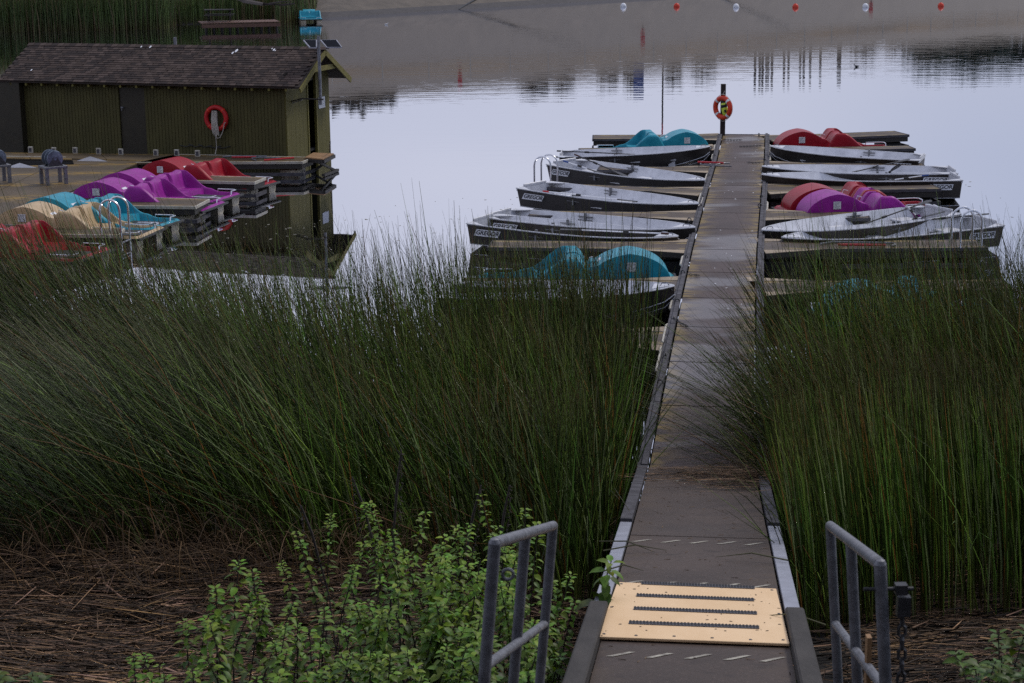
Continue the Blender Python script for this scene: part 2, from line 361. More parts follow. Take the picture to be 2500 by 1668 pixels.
# ------------------------------------------------------------------ reeds (numpy)
def stems(base, h, lean, curve, r0, col, nseg=5, ns=3, droop=None):
    n = len(base); s = np.linspace(0, 1, nseg)
    P = base[:, None, :] + np.zeros((n, nseg, 3)); 
    P[:, :, 2] += h[:, None]*(s if droop is None else (s-droop[:, None]*s**3))
    P[:, :, :2] += lean[:, None, :]*(s[None, :, None]**curve[:, None, None])
    rr = r0[:, None]*(1-.78*s[None, :]**1.4)
    ang = rng.random(n)*6.28; V = np.zeros((n, nseg, ns, 3))
    for k in range(ns):
        a = ang+2*math.pi*k/ns
        V[:, :, k, 0] = P[:, :, 0]+rr*np.cos(a)[:, None]; V[:, :, k, 1] = P[:, :, 1]+rr*np.sin(a)[:, None]; V[:, :, k, 2] = P[:, :, 2]+.3*rr*np.sin(a*1.7)[:, None]
    idx = np.arange(n*nseg*ns).reshape(n, nseg, ns); F = []
    for k in range(ns):
        k2 = (k+1) % ns
        F.append(np.stack([idx[:, :-1, k], idx[:, :-1, k2], idx[:, 1:, k2], idx[:, 1:, k]], -1).reshape(-1, 4))
    C = col[:, None, None, :]*np.ones((n, nseg, ns, 1))
    base_b = np.array([.10, .055, .02]); tipb = np.array([.16, .10, .045])
    fb = np.clip(1-s*5, 0, 1)[None, :, None, None]*.5; ft = np.clip((s-.93)*14, 0, 1)[None, :, None, None]*.5
    C = C*(1-fb-ft)+base_b*fb+tipb*ft
    return V.reshape(-1, 3), np.concatenate(F), C.reshape(-1, 3)
def snoise(x, y, seed=0):
    r2 = np.random.default_rng(seed); z = 0
    for i in range(7):
        a, b, c = r2.normal(0, .8, 3); z = z+np.sin(a*x+b*y+c*5)/(1+.15*i)
    return z/3
def colours(n, orange=.06):
    g = np.array([.050, .092, .014]); c = g*(.12+.8*rng.random((n, 1))+4.2*rng.random((n, 1))**5)
    c[:, 0] *= .85+.5*rng.random(n); k = rng.random(n) < orange
    c[k] = np.array([.26, .12, .03])*(.5+.8*rng.random((k.sum(), 1))); k = rng.random(n) < .10
    c[k] = np.array([.20, .25, .10])*(.6+.8*rng.random((k.sum(), 1))); return c
def gzv(x, y): return np.array([gz(a, b) for a, b in zip(x, y)])
def dockx(y):
    P = [(19.6, 1.58), (24.9, 2.30), (29.4, 2.92), (33.9, 3.56), (36.3, 3.92), (42.4, 4.85), (46.6, 5.50), (52.8, 6.40)]
    return np.interp(y, [p[0] for p in P], [p[1] for p in P])
def rampx(y): return np.where(np.asarray(y) < 19.6, 1.58-.115*(19.6-np.asarray(y)), dockx(y))
def patch(n, x0, x1, y0, y1, keep, hfn, leanfn, name, orange=.045, r=(.006, .0115)):
    x = x0+(x1-x0)*rng.random(n); y = y0+(y1-y0)*rng.random(n); k = keep(x, y); x, y = x[k], y[k]; n = len(x)
    z = np.maximum(gzv(x, y), -.15)-.05
    h = hfn(x, y); ln = leanfn(x, y); cv = 1.15+1.0*rng.random(n); r0 = r[0]*.8+(r[1]*1.1-r[0]*.8)*rng.random(n)**1.5
    lm = np.linalg.norm(ln, axis=1); h = h/np.sqrt(1+(lm/np.maximum(h, .3))**2*.8)
    dr = np.where(rng.random(n) < .05, .35+.6*rng.random(n), 0.04)
    V, F, C = stems(np.stack([x, y, z], 1), h, ln, cv, r0, colours(n, orange)*(1+.45*np.clip(snoise(x*1.7, y*1.7, 79), -1, 1))[:, None], droop=dr)
    return numesh(name, V, F, M['reed'], C, 'stuff')
def keepL(x, y):
    e = rampx(y)-.28
    near = 17.5+.6*snoise(x*1.5, y, 3)-np.clip((x+1.2)*1.4, 0, 2.6)
    far = 25.4+.9*snoise(x, y*0, 5)+np.clip(x*.5, -.6, 1.0)+np.clip((-x-3.2)*.9, 0, 2.4)
    thin = rng.random(len(x)) < np.clip((far-y)/1.6+.35, .12, 1)*np.clip(.8+.7*snoise(x*2.4, y*2.4, 77), .25, 1)
    return (x < e) & (y > near) & (y < far) & thin & (snoise(x*2, y*2, 9) > -.9)
def hL(x, y): return 2.0+.5*np.clip((-x-.4)/2.2, 0, 1)*np.clip((x+11)/3, .5, 1)+.35*rng.random(len(x))+.3*snoise(x*1.3, y*1.3, 6)-.5*(rng.random(len(x)) < .35)*rng.random(len(x))*2+.95*rng.random(len(x))**7*(y > 21)
def lL(x, y):
    t = np.clip((1.2-x)/7.5, 0, 1); sw = snoise(x*.6, y*.6, 12)
    lod = (rng.random(len(x)) < .10+.42*t*(y < 23.5))
    lx = -(.04+1.5*t*t+.75*t)*(1+.35*sw)+rng.normal(0, .34, len(x)); ly = .15*sw+rng.normal(0, .3, len(x))-.1
    lx = lx*np.clip(1-(y-22.5)/5, .3, 1); lx = np.where(lod, lx-1.2*t-rng.random(len(x))*.9, lx); ly = np.where(lod, ly-.25+rng.normal(0, .5, len(x)), ly)
    return np.stack([lx, ly], 1)
o = patch(46000, -12.5, 2.3, 15.3, 28.4, keepL, hL, lL, 'reeds')
tag(o, 'dense green reed bed left of the walkway, leaning over', 'reeds')
def keepR(x, y):
    e = rampx(y)+1.22+.28
    near = 14.2+.8*snoise(x*1.2, y, 23)+np.clip((x-2.6)*.55, 0, 1.5)
    far = 27.2+.7*snoise(x, y*0, 25)
    thin = rng.random(len(x)) < np.clip((far-y)/4.5+.08, .05, 1)*np.clip(.8+.7*snoise(x*2.4, y*2.4, 78), .25, 1)
    return (x > e) & (y > near) & (y < far) & thin
def hR(x, y): return 1.85+.35*rng.random(len(x))+.28*snoise(x*1.3, y*1.3, 26)-.5*(rng.random(len(x)) < .3)*rng.random(len(x))*2+.95*rng.random(len(x))**7*(y > 21)
def lR(x, y):
    e = x-(rampx(y)+1.22); sw = snoise(x*.6, y*.6, 32)
    t = np.exp(-e/.9)
    lx = -.18-.85*t*(y > 20.2)-.28*(1+sw)+rng.normal(0, .27, len(x)); ly = .1*sw+rng.normal(0, .22, len(x))
    nearf = np.where((y < 18.5), .35, 1); lx = lx*nearf; ly = ly*nearf; hot = t*(y > 18.6)*(y < 22.5); lod = (rng.random(len(x)) < .12*nearf+.6*hot); lx = np.where(lod, lx-.4-rng.random(len(x))*(.8+.5*hot), lx); ly = np.where(lod, ly-.2+rng.normal(0, .35, len(x)), ly)
    return np.stack([lx, ly], 1)
o = patch(42000, 2.2, 11.5, 13.5, 29.4, keepR, hR, lR, 'reeds', .06)
tag(o, 'tall reed bed right of the walkway hanging over the boards', 'reeds')
# thin fringes of taller stems standing out in the water
def hS(x, y): return 1.5+.9*rng.random(len(x))+.5*rng.random(len(x))**3
def lS(x, y): return np.stack([-.18+rng.normal(0, .3, len(x)), rng.normal(0, .2, len(x))], 1)
o = patch(5200, -9.5, 1.6, 25.2, 28.2, lambda x, y: rng.random(len(x)) < np.clip(1.15-(y-25.2)/3, .1, 1), hS, lS, 'reeds', .08, (.004, .009))
tag(o, 'thin fringe of reeds in the water before the pedal boats', 'reeds')
o = patch(3000, 4.6, 11, 26.0, 29.0, lambda x, y: (rng.random(len(x)) < np.clip(1.1-(y-26)/3, .1, 1)) & (x > rampx(y)+1.7), hS, lS, 'reeds', .08, (.004, .009))
tag(o, 'thin fringe of reeds before the screened blue pedal boat', 'reeds')
# dead litter
def litter(n, x0, x1, y0, y1, keep, name, label, L=(.25, 1.1), zoff=.0, col=None):
    x = x0+(x1-x0)*rng.random(n); y = y0+(y1-y0)*rng.random(n); k = keep(x, y); x, y = x[k], y[k]; n = len(x)
    z = gzv(x, y)+zoff+.10*rng.random(n)**2
    ln = L[0]+(L[1]-L[0])*rng.random(n)**1.5; a = rng.normal(0.05, .38, n)+(rng.random(n) < .2)*rng.normal(0, 1.1, n)
    lean = np.stack([np.cos(a)*ln, np.sin(a)*ln], 1); base = np.stack([x, y, z], 1)
    z2 = gzv(x+lean[:, 0], y+lean[:, 1])+zoff+.10*rng.random(n)**2
    c = np.array([.30, .175, .095])*(.07+2.2*rng.random((n, 1))**3.2); c[:, 2] *= .7+.6*rng.random(n)
    V, F, C = stems(base, z2-z, lean, np.ones(n), .005+.008*rng.random(n), c, 3, 3)
    o = numesh(name, V, F, M['dead'], C, 'stuff'); return tag(o, label, 'dead reeds')
litter(24000, -9, 1.2, 12.2, 18.6, lambda x, y: (x < rampx(y)-.3) & ((y < 19.2) | (rng.random(len(x)) < .5)), 'dead_reeds', 'flattened brown dead reeds on the bank left of the ramp')
litter(7000, 2.4, 8, 11, 17.5, lambda x, y: (x > rampx(y)+1.55), 'dead_reeds', 'flattened brown dead reeds right of the ramp railing')
# arching dead stems standing in the litter edge
n = 900; x = -8+9*rng.random(n); y = 16.2+2.2*rng.random(n)
k = x < rampx(y)-.4; x, y = x[k], y[k]; n = len(x)
c = np.array([.20, .12, .055])*(.35+.9*rng.random((n, 1)))
V, F, C = stems(np.stack([x, y, gzv(x, y)], 1), .4+1.0*rng.random(n), rng.normal(0, .5, (n, 2))+np.array([-.3, -.1]), 1.5+rng.random(n), .003+.004*rng.random(n), c, 6, 3, droop=.3+.6*rng.random(n))
tag(numesh('dead_stems', V, F, M['dead'], C, 'stuff'), 'thin dead stems arching out of the reed edge', 'dead reeds')

# far reed bank, left
n = 15000
x = -48+33.6*rng.random(n); sh = np.interp(x, [-48, -33.2, -24.4, -21.2, -15.5, -14.2], [114.5, 116.6, 117.8, 120.0, 125.0, 129])
y = sh+rng.random(n)**1.3*13; z = np.full(n, -.1)
k = (x < -14.8+.8*rng.random(n)) ; x, y, z, sh = x[k], y[k], z[k], sh[k]; n = len(x)
cut = ((x > -22.8) & (y < sh+4.5) & (x < -16.3)); x, y, z = x[~cut], y[~cut], z[~cut]; n = len(x)
c = np.array([.105, .16, .045])*(.45+.9*rng.random((n, 1)))*(1+.35*snoise(x*.5, y*.3, 41))[:, None]
k = rng.random(n) < .12+.25*(x > -19); c[k] = np.array([.19, .15, .075])*(.5+.6*rng.random((k.sum(), 1)))
V, F, C = stems(np.stack([x, y, z], 1), 2.2+1.2*rng.random(n)+.3*snoise(x*.5, y, 42), rng.normal(0, .25, (n, 2)), 1.4+rng.random(n), .018+.02*rng.random(n), c, 4, 3)
tag(numesh('reeds', V, F, M['reed'], C, 'stuff'), 'far reed bank behind the picnic table across the lake', 'reeds')
fb = MB(); fb.grid([[(xx, s_+dy, zz) for dy, zz in ((3.5, -.3), (5, .05), (8, .3), (16, 1.2), (60, 5), (120, 7))] for xx, s_ in ((-70, 113), (-48, 114.5), (-33.2, 116.6), (-24.4, 117.8), (-21.2, 120), (-15.5, 125), (-13.8, 129))])
tag(fb.build('far_bank', M['mud']), kind='structure')
# far dock + picnic table
A_, B_ = at(492, 57, .55), at(684, 52.5, .55); dv = (B_-A_).normalized(); dn = Vector((-dv.y, dv.x, 0))
o = empty('fishing_dock', 'low reddish plank dock by the far reeds', 'dock', A_)
L_ = (B_-A_).length; nb = 26
for i in range(nb):
    s_ = L_*i/nb; b = MB(); b.slab([dv*s_, dv*(s_+L_/nb-.03), dv*(s_+L_/nb-.03)+dn*2.6, dv*s_+dn*2.6], .05); b.build('plank', M['redwood'], o)
b = MB(); b.beam(dv*0+Vector((0, 0, -.2))-dn*.03, dv*L_+Vector((0, 0, -.2))-dn*.03, .06, .22); b.build('edge_board', M['redwood'], o)
for i in range(10):
    b = MB(); b.tube([dv*(i*L_/10+.3)+dn*.3+Vector((0, 0, -1.4)), dv*(i*L_/10+.3)+dn*.3+Vector((0, 0, -.1))], .09, 6); b.build('pile', M['darkwood'], o)
T_ = A_+dv*1.3+dn*1.5
tb_ = empty('picnic_table', 'dark wooden picnic table on the far plank dock', 'table', T_)
for yy in (-.32, -.1, .12, .34):
    b = MB(); b.box((-.95, yy-.1, .74), (.95, yy+.1, .79)); b.build('top_plank', M['darkwood'], tb_)
for yy in (-.75, .75):
    b = MB(); b.box((-.95, yy-.13, .42), (.95, yy+.13, .47)); b.build('bench', M['darkwood'], tb_)
for xx in (-.7, .7):
    b = MB(); b.beam((xx, -.7, 0), (xx, -.2, .74), .05, .1); b.beam((xx, .7, 0), (xx, .2, .74), .05, .1); b.beam((xx, -.8, .4), (xx, .8, .4), .05, .1); b.build('leg_frame', M['darkwood'], tb_)
tb_.rotation_euler = (0, 0, math.atan2(dv.y, dv.x)-.15)
o = empty('drum', 'pale blue drum showing among the far reeds', 'drum', at(422, 50, .2)+Vector((0, 2, 1.0)))
b = MB(); b.lathe([(.33, -1), (.33, .25), (.36, .28), (.36, .34), (.15, .46), (.02, .5)], 14); b.build('body', mat('pale_blue_metal', (.35, .42, .5), .5), o, smooth=True)
b = MB(); b.tube([at(596, 2, 3.0), at(640, 10, 2.6), at(690, 12, 2.6), at(720, 9, 2.7)], [.12, .09, .06, .03], 6)
b.tube([at(655, 10, 2.6), at(690, 4, 2.8), at(712, 5, 2.8)], [.05, .03, .015], 5)
b.tube([at(596, 2, 3.0), at(575, -8, 3.4), at(560, -14, 2.0)], [.12, .15, .18], 6)
tag(b.build('bare_branch', M['post']), 'bare dark branch reaching out over the far reed edge', 'branch')

# ------------------------------------------------------------------ shed (boathouse)
TH = R(-19); P0 = at(692.5, 382, .45)+Vector((.05, .35, 0)); P0.z = 0
hm = Matrix.Translation(P0) @ Matrix.Rotation(TH, 4, 'Z')   # local +x = towards right end, +y = away; walls x<0
hut = empty('boathouse', 'olive green floating shed with brown shingled roof', 'shed', mtx=hm)
HL, HW, EZ, OV = 9.5, 2.85, 2.36, .28
RISE = .93; RP = (HW/2+OV)
# front wall: ribbed siding in three pieces round the door
def ribbed(x0, x1, z0, z1, y, m, name='siding_panel', pitch=.105):
    b = MB(); nb_ = max(1, int((x1-x0)/pitch)); p = (x1-x0)/nb_
    P = []
    for i in range(nb_):
        a = x0+i*p
        P += [(a, y), (a+p*.80, y), (a+p*.82, y+.012), (a+p*.98, y+.012)]
    P.append((x1, y)); b.grid([[(px, py, z0), (px, py, z1)] for px, py in P]); return b.build(name, m, hut)
DX0, DX1 = -5.25, -4.42
ribbed(DX1, 0, -.15, EZ, 0, M['olive']); ribbed(-8.4, DX0, -.15, EZ, 0, M['olive'])
b = MB(); b.box((-HL, -.25, -.15), (-8.4, .02, EZ)); b.build('side_panel', M['door'], hut)
b = MB(); b.box((DX0, .03, -.15), (DX1, .07, EZ-.15)); d_ = b.build('door', M['door'], hut)
b = MB(); b.box((DX0+.05, -.02, 1.62), (DX0+.13, .03, 1.66)); b.tube([(DX0+.09, -.02, 1.6), (DX0+.09, -.05, 1.55)], .012, 6); b.build('latch', M['steel'], d_)
b = MB(); b.box((DX0, 0, EZ-.15), (DX1, .06, EZ)); b.build('lintel', M['olive'], hut)
# end wall: boards, open doorway
def ebox(y0, y1, z0, z1, m, name, t=.03, xo=0):
    b_ = MB(); b_.box((xo-.03, y0, z0), (xo+t, y1, z1)); return b_.build(name, m, hut)
for i in range(5): ebox(.004+i*.27, .004+(i+1)*.27-.006, -.15, EZ+.12*i, M['olive2'], 'board')
DY0, DY1 = 1.38, 1.92
for i in range(3): ebox(DY1+.06+i*.29, DY1+.06+(i+1)*.29-.006, -.15, EZ+.52-.14*i, M['olive2'], 'board')
ebox(DY0-.04, DY0+.02, -.1, 2.95, M['oliveT'], 'door_jamb', .05); ebox(DY1, DY1+.06, -.1, 2.95, M['oliveT'], 'door_jamb', .05)
ebox(.02, HW-.02, 2.62, 2.70, M['darkwood'], 'head_beam', -.01)
b = MB(); b.add([(-.02, .0, EZ), (-.02, HW, EZ), (-.02, HW/2, EZ+RISE*.82)], [(0, 1, 2)]); b.build('gable_board', M['door'], hut)
b = MB(); b.box((-HL, HW-.04, -.15), (0, HW, EZ)); b.build('back_wall', M['olive'], hut)
b = MB(); b.box((-HL, .02, -.15), (-HL+.04, HW-.04, EZ)); b.build('end_wall', M['olive'], hut)
b = MB(); b.box((-HL, .08, .35), (-.04, HW-.05, .42)); b.build('floor', M['inside'], hut)
b = MB(); b.box((-1.2, .1, .42), (-1.15, HW-.1, EZ)); b.build('partition', M['inside'], hut)
# roof: two pitched sheets, fascia, rafters
RX1 = .60
RX0 = -8
while True:
    q_ = hm @ Vector((RX0, HW/2, EZ+RISE)); e_ = ray(72, 103)
    if q_.x/q_.y < e_.x/e_.y: break
    RX0 -= .02
def rz(y): return EZ+RISE*(1-abs(y-HW/2)/RP)
rf = None
for sgn, nm in ((-1, 'roof_slope'), (1, 'roof_slope')):
    y0 = HW/2; y1 = HW/2+sgn*RP
    b = MB(); b.add([(RX0, y0, rz(y0)), (RX1, y0, rz(y0)), (RX1, y1, rz(y1)), (RX0, y1, rz(y1)), (RX0, y0, rz(y0)-.05), (RX1, y0, rz(y0)-.05), (RX1, y1, rz(y1)-.05), (RX0, y1, rz(y1)-.05)],
                   [(0, 1, 2, 3), (7, 6, 5, 4), (0, 4, 5, 1), (1, 5, 6, 2), (2, 6, 7, 3), (3, 7, 4, 0)])
    r_ = b.build(nm, M['shing'], hut)
    if sgn < 0: rf = r_
    b = MB(); b.beam((RX1+.015, y0, rz(y0)-.10), (RX1+.015, y1, rz(y1)-.10), .035, .15); b.build('bargeboard', M['oliveT'], hut)
for i in range(18):
    xx = RX0+.4+i*.52
    b = MB(); b.box((xx-.03, -OV+.03, rz(-OV)-.13), (xx+.03, .25, rz(-OV)-.052)); b.build('rafter_tail', M['oliveT'], hut)
b = MB(); b.beam((RX1-.04, HW/2-.75, rz(HW/2-.75)-.13), (RX1-.04, HW/2+.75, rz(HW/2-.75)-.13), .04, .14); b.build('gable_tie', M['oliveT'], hut)
# shingles: tabs with own butt edge
sm = []
for i, (c1, c2) in enumerate((((.040, .026, .021), (.062, .042, .034)), ((.020, .013, .012), (.034, .023, .020)), ((.060, .041, .034), (.088, .062, .052)))):
    sm.append(mat('shingle_%s' % 'abc'[i], c1, .9, .3, 20, col2=c2, bump=.002))
slope = math.atan2(RISE, RP); SLn = math.hypot(RISE, RP); NC = 17; ch = SLn/NC
tmpl = []
for m_ in sm:
    b = MB(); b.box((0, 0, 0), (.172, ch*1.25, .020)); me = b.build('shingle', m_); tmpl.append(me)
allsh = []
for j in range(NC):
    nx = int((RX1-RX0)/.18)+1
    for i in range(nx):
        x_ = RX0+i*.18+(.09 if j % 2 else 0)+rnd.uniform(-.012, .012)
        if x_+.17 > RX1+.02 or x_ < RX0-.01: continue
        allsh.append((x_, j))
allsh.sort(key=lambda q: -q[0]+q[1]*.02)
jm = [MB(), MB(), MB()]
for idx, (x_, j) in enumerate(allsh):
    s_ = j*ch-.03; y_ = -OV+s_*math.cos(slope); z_ = EZ+s_*math.sin(slope)+.004; k_ = rnd.choice((0, 0, 1, 1, 2))
    mt = Matrix.Translation((x_, y_, z_+.012)) @ Matrix.Rotation(slope-.10, 4, 'X') @ Matrix.Rotation(rnd.uniform(-.01, .01), 4, 'Z')
    if idx < 300:
        o = bpy.data.objects.new('shingle', tmpl[k_].data); COL.objects.link(o); o.parent = rf; o.matrix_local = mt
    else: jm[k_].box((0, 0, 0), (.172, ch*1.25, .020), mt)
for q in tmpl: bpy.data.objects.remove(q)
for k_ in range(3): jm[k_].build('shingles', sm[k_], rf)['kind'] = 'stuff'
for i in range(int((RX1-RX0)/.203)+1):
    x_ = RX0+i*.203; b = MB(); mt = Matrix.Translation((x_, HW/2, EZ+RISE+.02)) @ Matrix.Rotation(-.05, 4, 'Y')
    b.add([mt @ Vector(q) for q in ((0, -.13, -.05), (.22, -.13, -.05), (.22, 0, .02), (0, 0, .02), (0, .13, -.05), (.22, .13, -.05))], [(0, 1, 2, 3), (3, 2, 5, 4)])
    b.build('ridge_cap', sm[i % 3], rf)
b = MB(); b.tube([(-4.2, HW/2+.1, EZ+RISE-.1), (-4.2, HW/2+.1, EZ+RISE+.25)], .045, 8); b.build('vent_pipe', M['steel'], hut)
for (x_, s_, w1) in ((-.9, .9, .05), (-2.05, .86, .07), (-2.12, .80, .05), (-.98, .93, .03), (-5.2, .93, .04), (-4.9, .93, .05), (-8.2, .25, .04), (-.84, .88, .03)):
    b = MB(); mt = Matrix.Translation((x_, -OV+s_*SLn*math.cos(slope), EZ+s_*SLn*math.sin(slope)+.05)) @ Matrix.Rotation(slope, 4, 'X')
    b.lathe([(w1, 0), (w1*.6, .006)], 7, mt @ Matrix.Diagonal((.6, 1.3, 1, 1))); b.build('bird_dropping', M['paper'], rf)
b = MB(); b.box((.034, 2.10, 1.52), (.046, 2.52, 1.84)); b.build('notice', M['paper'], hut)
# solar mast
pm = atd(783, 256, P0.y+.3); 
mast = empty('solar_mast', 'grey pole with two solar panels at the shed gable end', 'solar mast', (pm.x, pm.y, 0))
zb = pm.z; top = atd(777, 88, pm.y); lc = lambda v: v-mast.location
b = MB(); b.tube([lc(pm), lc(top)], .045, 10); b.build('pole', M['steel'], mast, smooth=True)
a1 = atd(703, 250, pm.y+.05); a2 = atd(737, 241, pm.y-.07); a3 = atd(790, 243, pm.y-.07)
b = MB(); b.tube([lc(a1), lc(a2), lc(a3)], .022, 6); b.build('bracket', M['darkwood'], mast)
b = MB(); b.tube([lc(a1)+Vector((0, .05, -.06)), lc(a2)+Vector((0, .05, -.04))], .015, 6); b.build('strut', M['steel'], mast)
for (c1, c2, c3, c4) in (((741, 97.5), (772.5, 97.5), (772.5, 116), (757, 116)), ((783, 97.5), (821, 97.5), (834, 115), (798, 115.5))):
    q = [atd(c1[0], c1[1], pm.y+.45), atd(c2[0], c2[1], pm.y+.45), atd(c3[0], c3[1], pm.y-.05), atd(c4[0], c4[1], pm.y-.05)]
    q = [lc(v) for v in q]; b = MB(); b.slab(q, .03); pn = b.build('solar_panel', M['solar'], mast)
    b = MB(); cyc = q+[q[0]]
    for i in range(4): b.beam(cyc[i]-Vector((0, 0, .012)), cyc[i+1]-Vector((0, 0, .012)), .022, .034)
    b.build('frame', M['plate'], pn)
# ring on the shed wall
def hutw(x, y, z): return hm @ Vector((x, y, z))
def torus(b, c, R_, r_, mtx=None, n=40, m_=10, a0=0, a1=2*math.pi):
    pts_ = [Vector((math.cos(a0+(a1-a0)*i/n)*R_, 0, math.sin(a0+(a1-a0)*i/n)*R_)) for i in range(n if a1-a0 > 6.28 else n+1)]
    pts_ = [(mtx @ q if mtx else q)+Vector(c) for q in pts_]; b.tube(pts_, r_, m_, closed=a1-a0 > 6.28)
def wall_point(px, py, off=-.08):     # intersect view ray with the shed front wall
    o_ = hm.inverted() @ Vector((0, 0, CAMZ)); d__ = hm.inverted().to_3x3() @ ray(px, py); t = (off-o_.y)/d__.y; return hm @ (o_+d__*t)
rp = wall_point(528, 289)
ring = empty('life_ring', 'red life ring with coiled white rope on the shed wall', 'life ring', mtx=Matrix.Translation(rp) @ Matrix.Rotation(TH, 4, 'Z'))
b = MB(); torus(b, (0, 0, 0), .31, .068); b.build('ring', M['ringdark'], ring, smooth=True)
b = MB()
for a in (45, 135, 225, 315): torus(b, (0, 0, 0), .31, .073, a0=R(a-4), a1=R(a+4), n=2)
b.build('rope_band', M['ringred'], ring)
b = MB()
for i in range(9):
    o_ = (i-4)*.017; pts_ = [Vector((o_, -.09-.01*(i % 3), .22)), Vector((o_*1.1-.02, -.1, 0)), Vector((o_*1.5, -.1-.012*(i % 2), -.3)), Vector((o_*1.3+.02, -.1, -.44-.02*(i % 3))), Vector((o_*.8, -.07, -.3)), Vector((o_, -.07, .2))]
    b.tube(pts_, .011, 5)
b.tube([(.02, -.1, -.45), (.05, -.1, -.55), (.14, -.1, -.53), (.24, -.1, -.36), (.30, -.1, -.12), (.34, -.1, -.10)], .010, 5)
b.tube([(0, -.09, -.4), (.0, -.06, -.8), (.02, -.2, -1.0)], .010, 5)
b.build('rope', M['rope'], ring)
b = MB()
for i in range(5):
    x_ = -3.35+i*.3; b.tube([(x_, -.03, .62+.05*math.sin(i)), (x_+.2, -.04, .58), (x_+.42, -.03, .64)], .012, 5)
b.build('cable', M['black'], hut)

# ------------------------------------------------------------------ docks
def panels_quad(parent, inv, q, nseg, m, name='deck_panel', gap=.008, thick=.035, edge=None, uvf=True, lift=0):
    """q: four world points (far_in, far_out, near_out, near_in); strip cut in nseg panels from in to out"""
    fi, fo, no, ni = q
    for i in range(nseg):
        t0 = i/nseg; t1 = (i+1)/nseg; L = max((fo-fi).length, .1); g_ = gap/L
        a = fi.lerp(fo, t0+g_*.5); b_ = fi.lerp(fo, t1-g_*.5); c = ni.lerp(no, t1-g_*.5); d = ni.lerp(no, t0+g_*.5)
        K = 6; mbx = MB(); top_ = []
        P = [[a.lerp(b_, u_/2).lerp(d.lerp(c, u_/2), v_/K) for v_ in range(K+1)] for u_ in range(3)]
        mbx.grid([[inv @ (p+Vector((0, 0, lift))) for p in r_] for r_ in P])
        ol = [a, b_, c, d]; ol = [inv @ (p+Vector((0, 0, lift-.0015))) for p in ol]; mbx.slab(ol, thick)
        me = bpy.data.meshes.new(name); me.from_pydata(mbx.v, [], mbx.f); me.materials.append(m)
        at_ = me.attributes.new('edge', 'FLOAT', 'POINT'); vals = [abs(v_/K-.5)*2 for u_ in range(3) for v_ in range(K+1)]
        vals = [max(0, (v-.55)/.45) for v in vals]+[0]*(len(mbx.v)-len(vals)); at_.data.foreach_set('value', vals)
        o_ = bpy.data.objects.new(name, me); COL.objects.link(o_); o_.parent = parent
def finger(name, label, cat, q, m, rim, nseg=3, group=None, skirt=.20, flo='cream', rim_w=.035, gusset=None, bumper_end=False):
    fi, fo, no, ni = [Vector(p) for p in q]; o_ = empty(name, label, cat, (fi+ni)/2-Vector((0, 0, .45)), group)
    inv = Matrix.Translation(-o_.location)
    panels_quad(o_, inv, (fi, fo, no, ni), nseg, m)
    T = [inv @ p for p in (fi, fo, no, ni)]; dz = Vector((0, 0, 1))
    b = MB(); b.slab([T[0]-dz*.04, T[1]-dz*.04, T[2]-dz*.04, T[3]-dz*.04], skirt-.04); b.build('frame', M['darkwood'], o_)
    for a_, b_, nm in ((T[0], T[1], 'rim'), (T[1], T[2], 'rim'), (T[2], T[3], 'rim')):
        bb = MB(); c_ = (T[0]+T[1]+T[2]+T[3])/4; mid_ = (a_+b_)/2; d_ = (b_-a_).normalized(); nrm = Vector((d_.y, -d_.x, 0))
        if nrm.dot(mid_-c_) < 0: nrm = -nrm
        bb.beam(a_+nrm*rim_w/2-dz*.03-d_*0, b_+nrm*rim_w/2-dz*.03+d_*rim_w, rim_w, .075); bb.build(nm, rim, o_, bevel=.006)
    # floats and low rubbing board
    ax = (T[1]+T[2])/2-(T[0]+T[3])/2; L = ax.length; ax.normalize(); sx = Vector((-ax.y, ax.x, 0)); wd = (T[1]-T[2]).length
    for t_ in (.10, .5, L-.62):
        if t_ > L-.3: continue
        c_ = (T[0]+T[3])/2+ax*(t_+.2); c_.z = 0; mt = Matrix.Translation(c_) @ Matrix.Rotation(math.atan2(ax.y, ax.x), 4, 'Z')
        bb = MB(); bb.box((-.28, -wd/2+.10, -.2), (.28, wd/2-.10, .24), mt); bb.build('float', M[flo], o_, bevel=.05)
    bb = MB(); e0 = T[1]*1.0; e1 = T[2]*1.0; e0.z = e1.z = .10; bb.beam(e0+ax*.02, e1+ax*.02, .05, .09)
    e2 = T[3].lerp(T[2], .35); e2.z = .10; e3 = T[2].copy(); e3.z = .10; bb.beam(e2, e3, .04, .09); bb.build('rub_board', M['kerb'], o_)
    if gusset:
        for s_, (i_, o2) in zip((1, -1), ((fi, fo), (ni, no))):
            d_ = (o2-i_).normalized(); g0 = i_+Vector((0, 0, .0)); side = (fi-ni).normalized()*s_
            g = [g0-d_*.02, g0+d_*gusset*3.0, g0+side*gusset*1.0-d_*.02]
            bb = MB(); bb.slab([inv @ (p+dz*.003) for p in g], .035); uo = bb.build('gusset', M['decktan'], o_)
            bb = MB(); bb.beam(inv @ (g[1]-dz*.05), inv @ (g[2]-dz*.05), .04, .10); bb.build('gusset_beam', M['darkwood'], o_)
    return o_

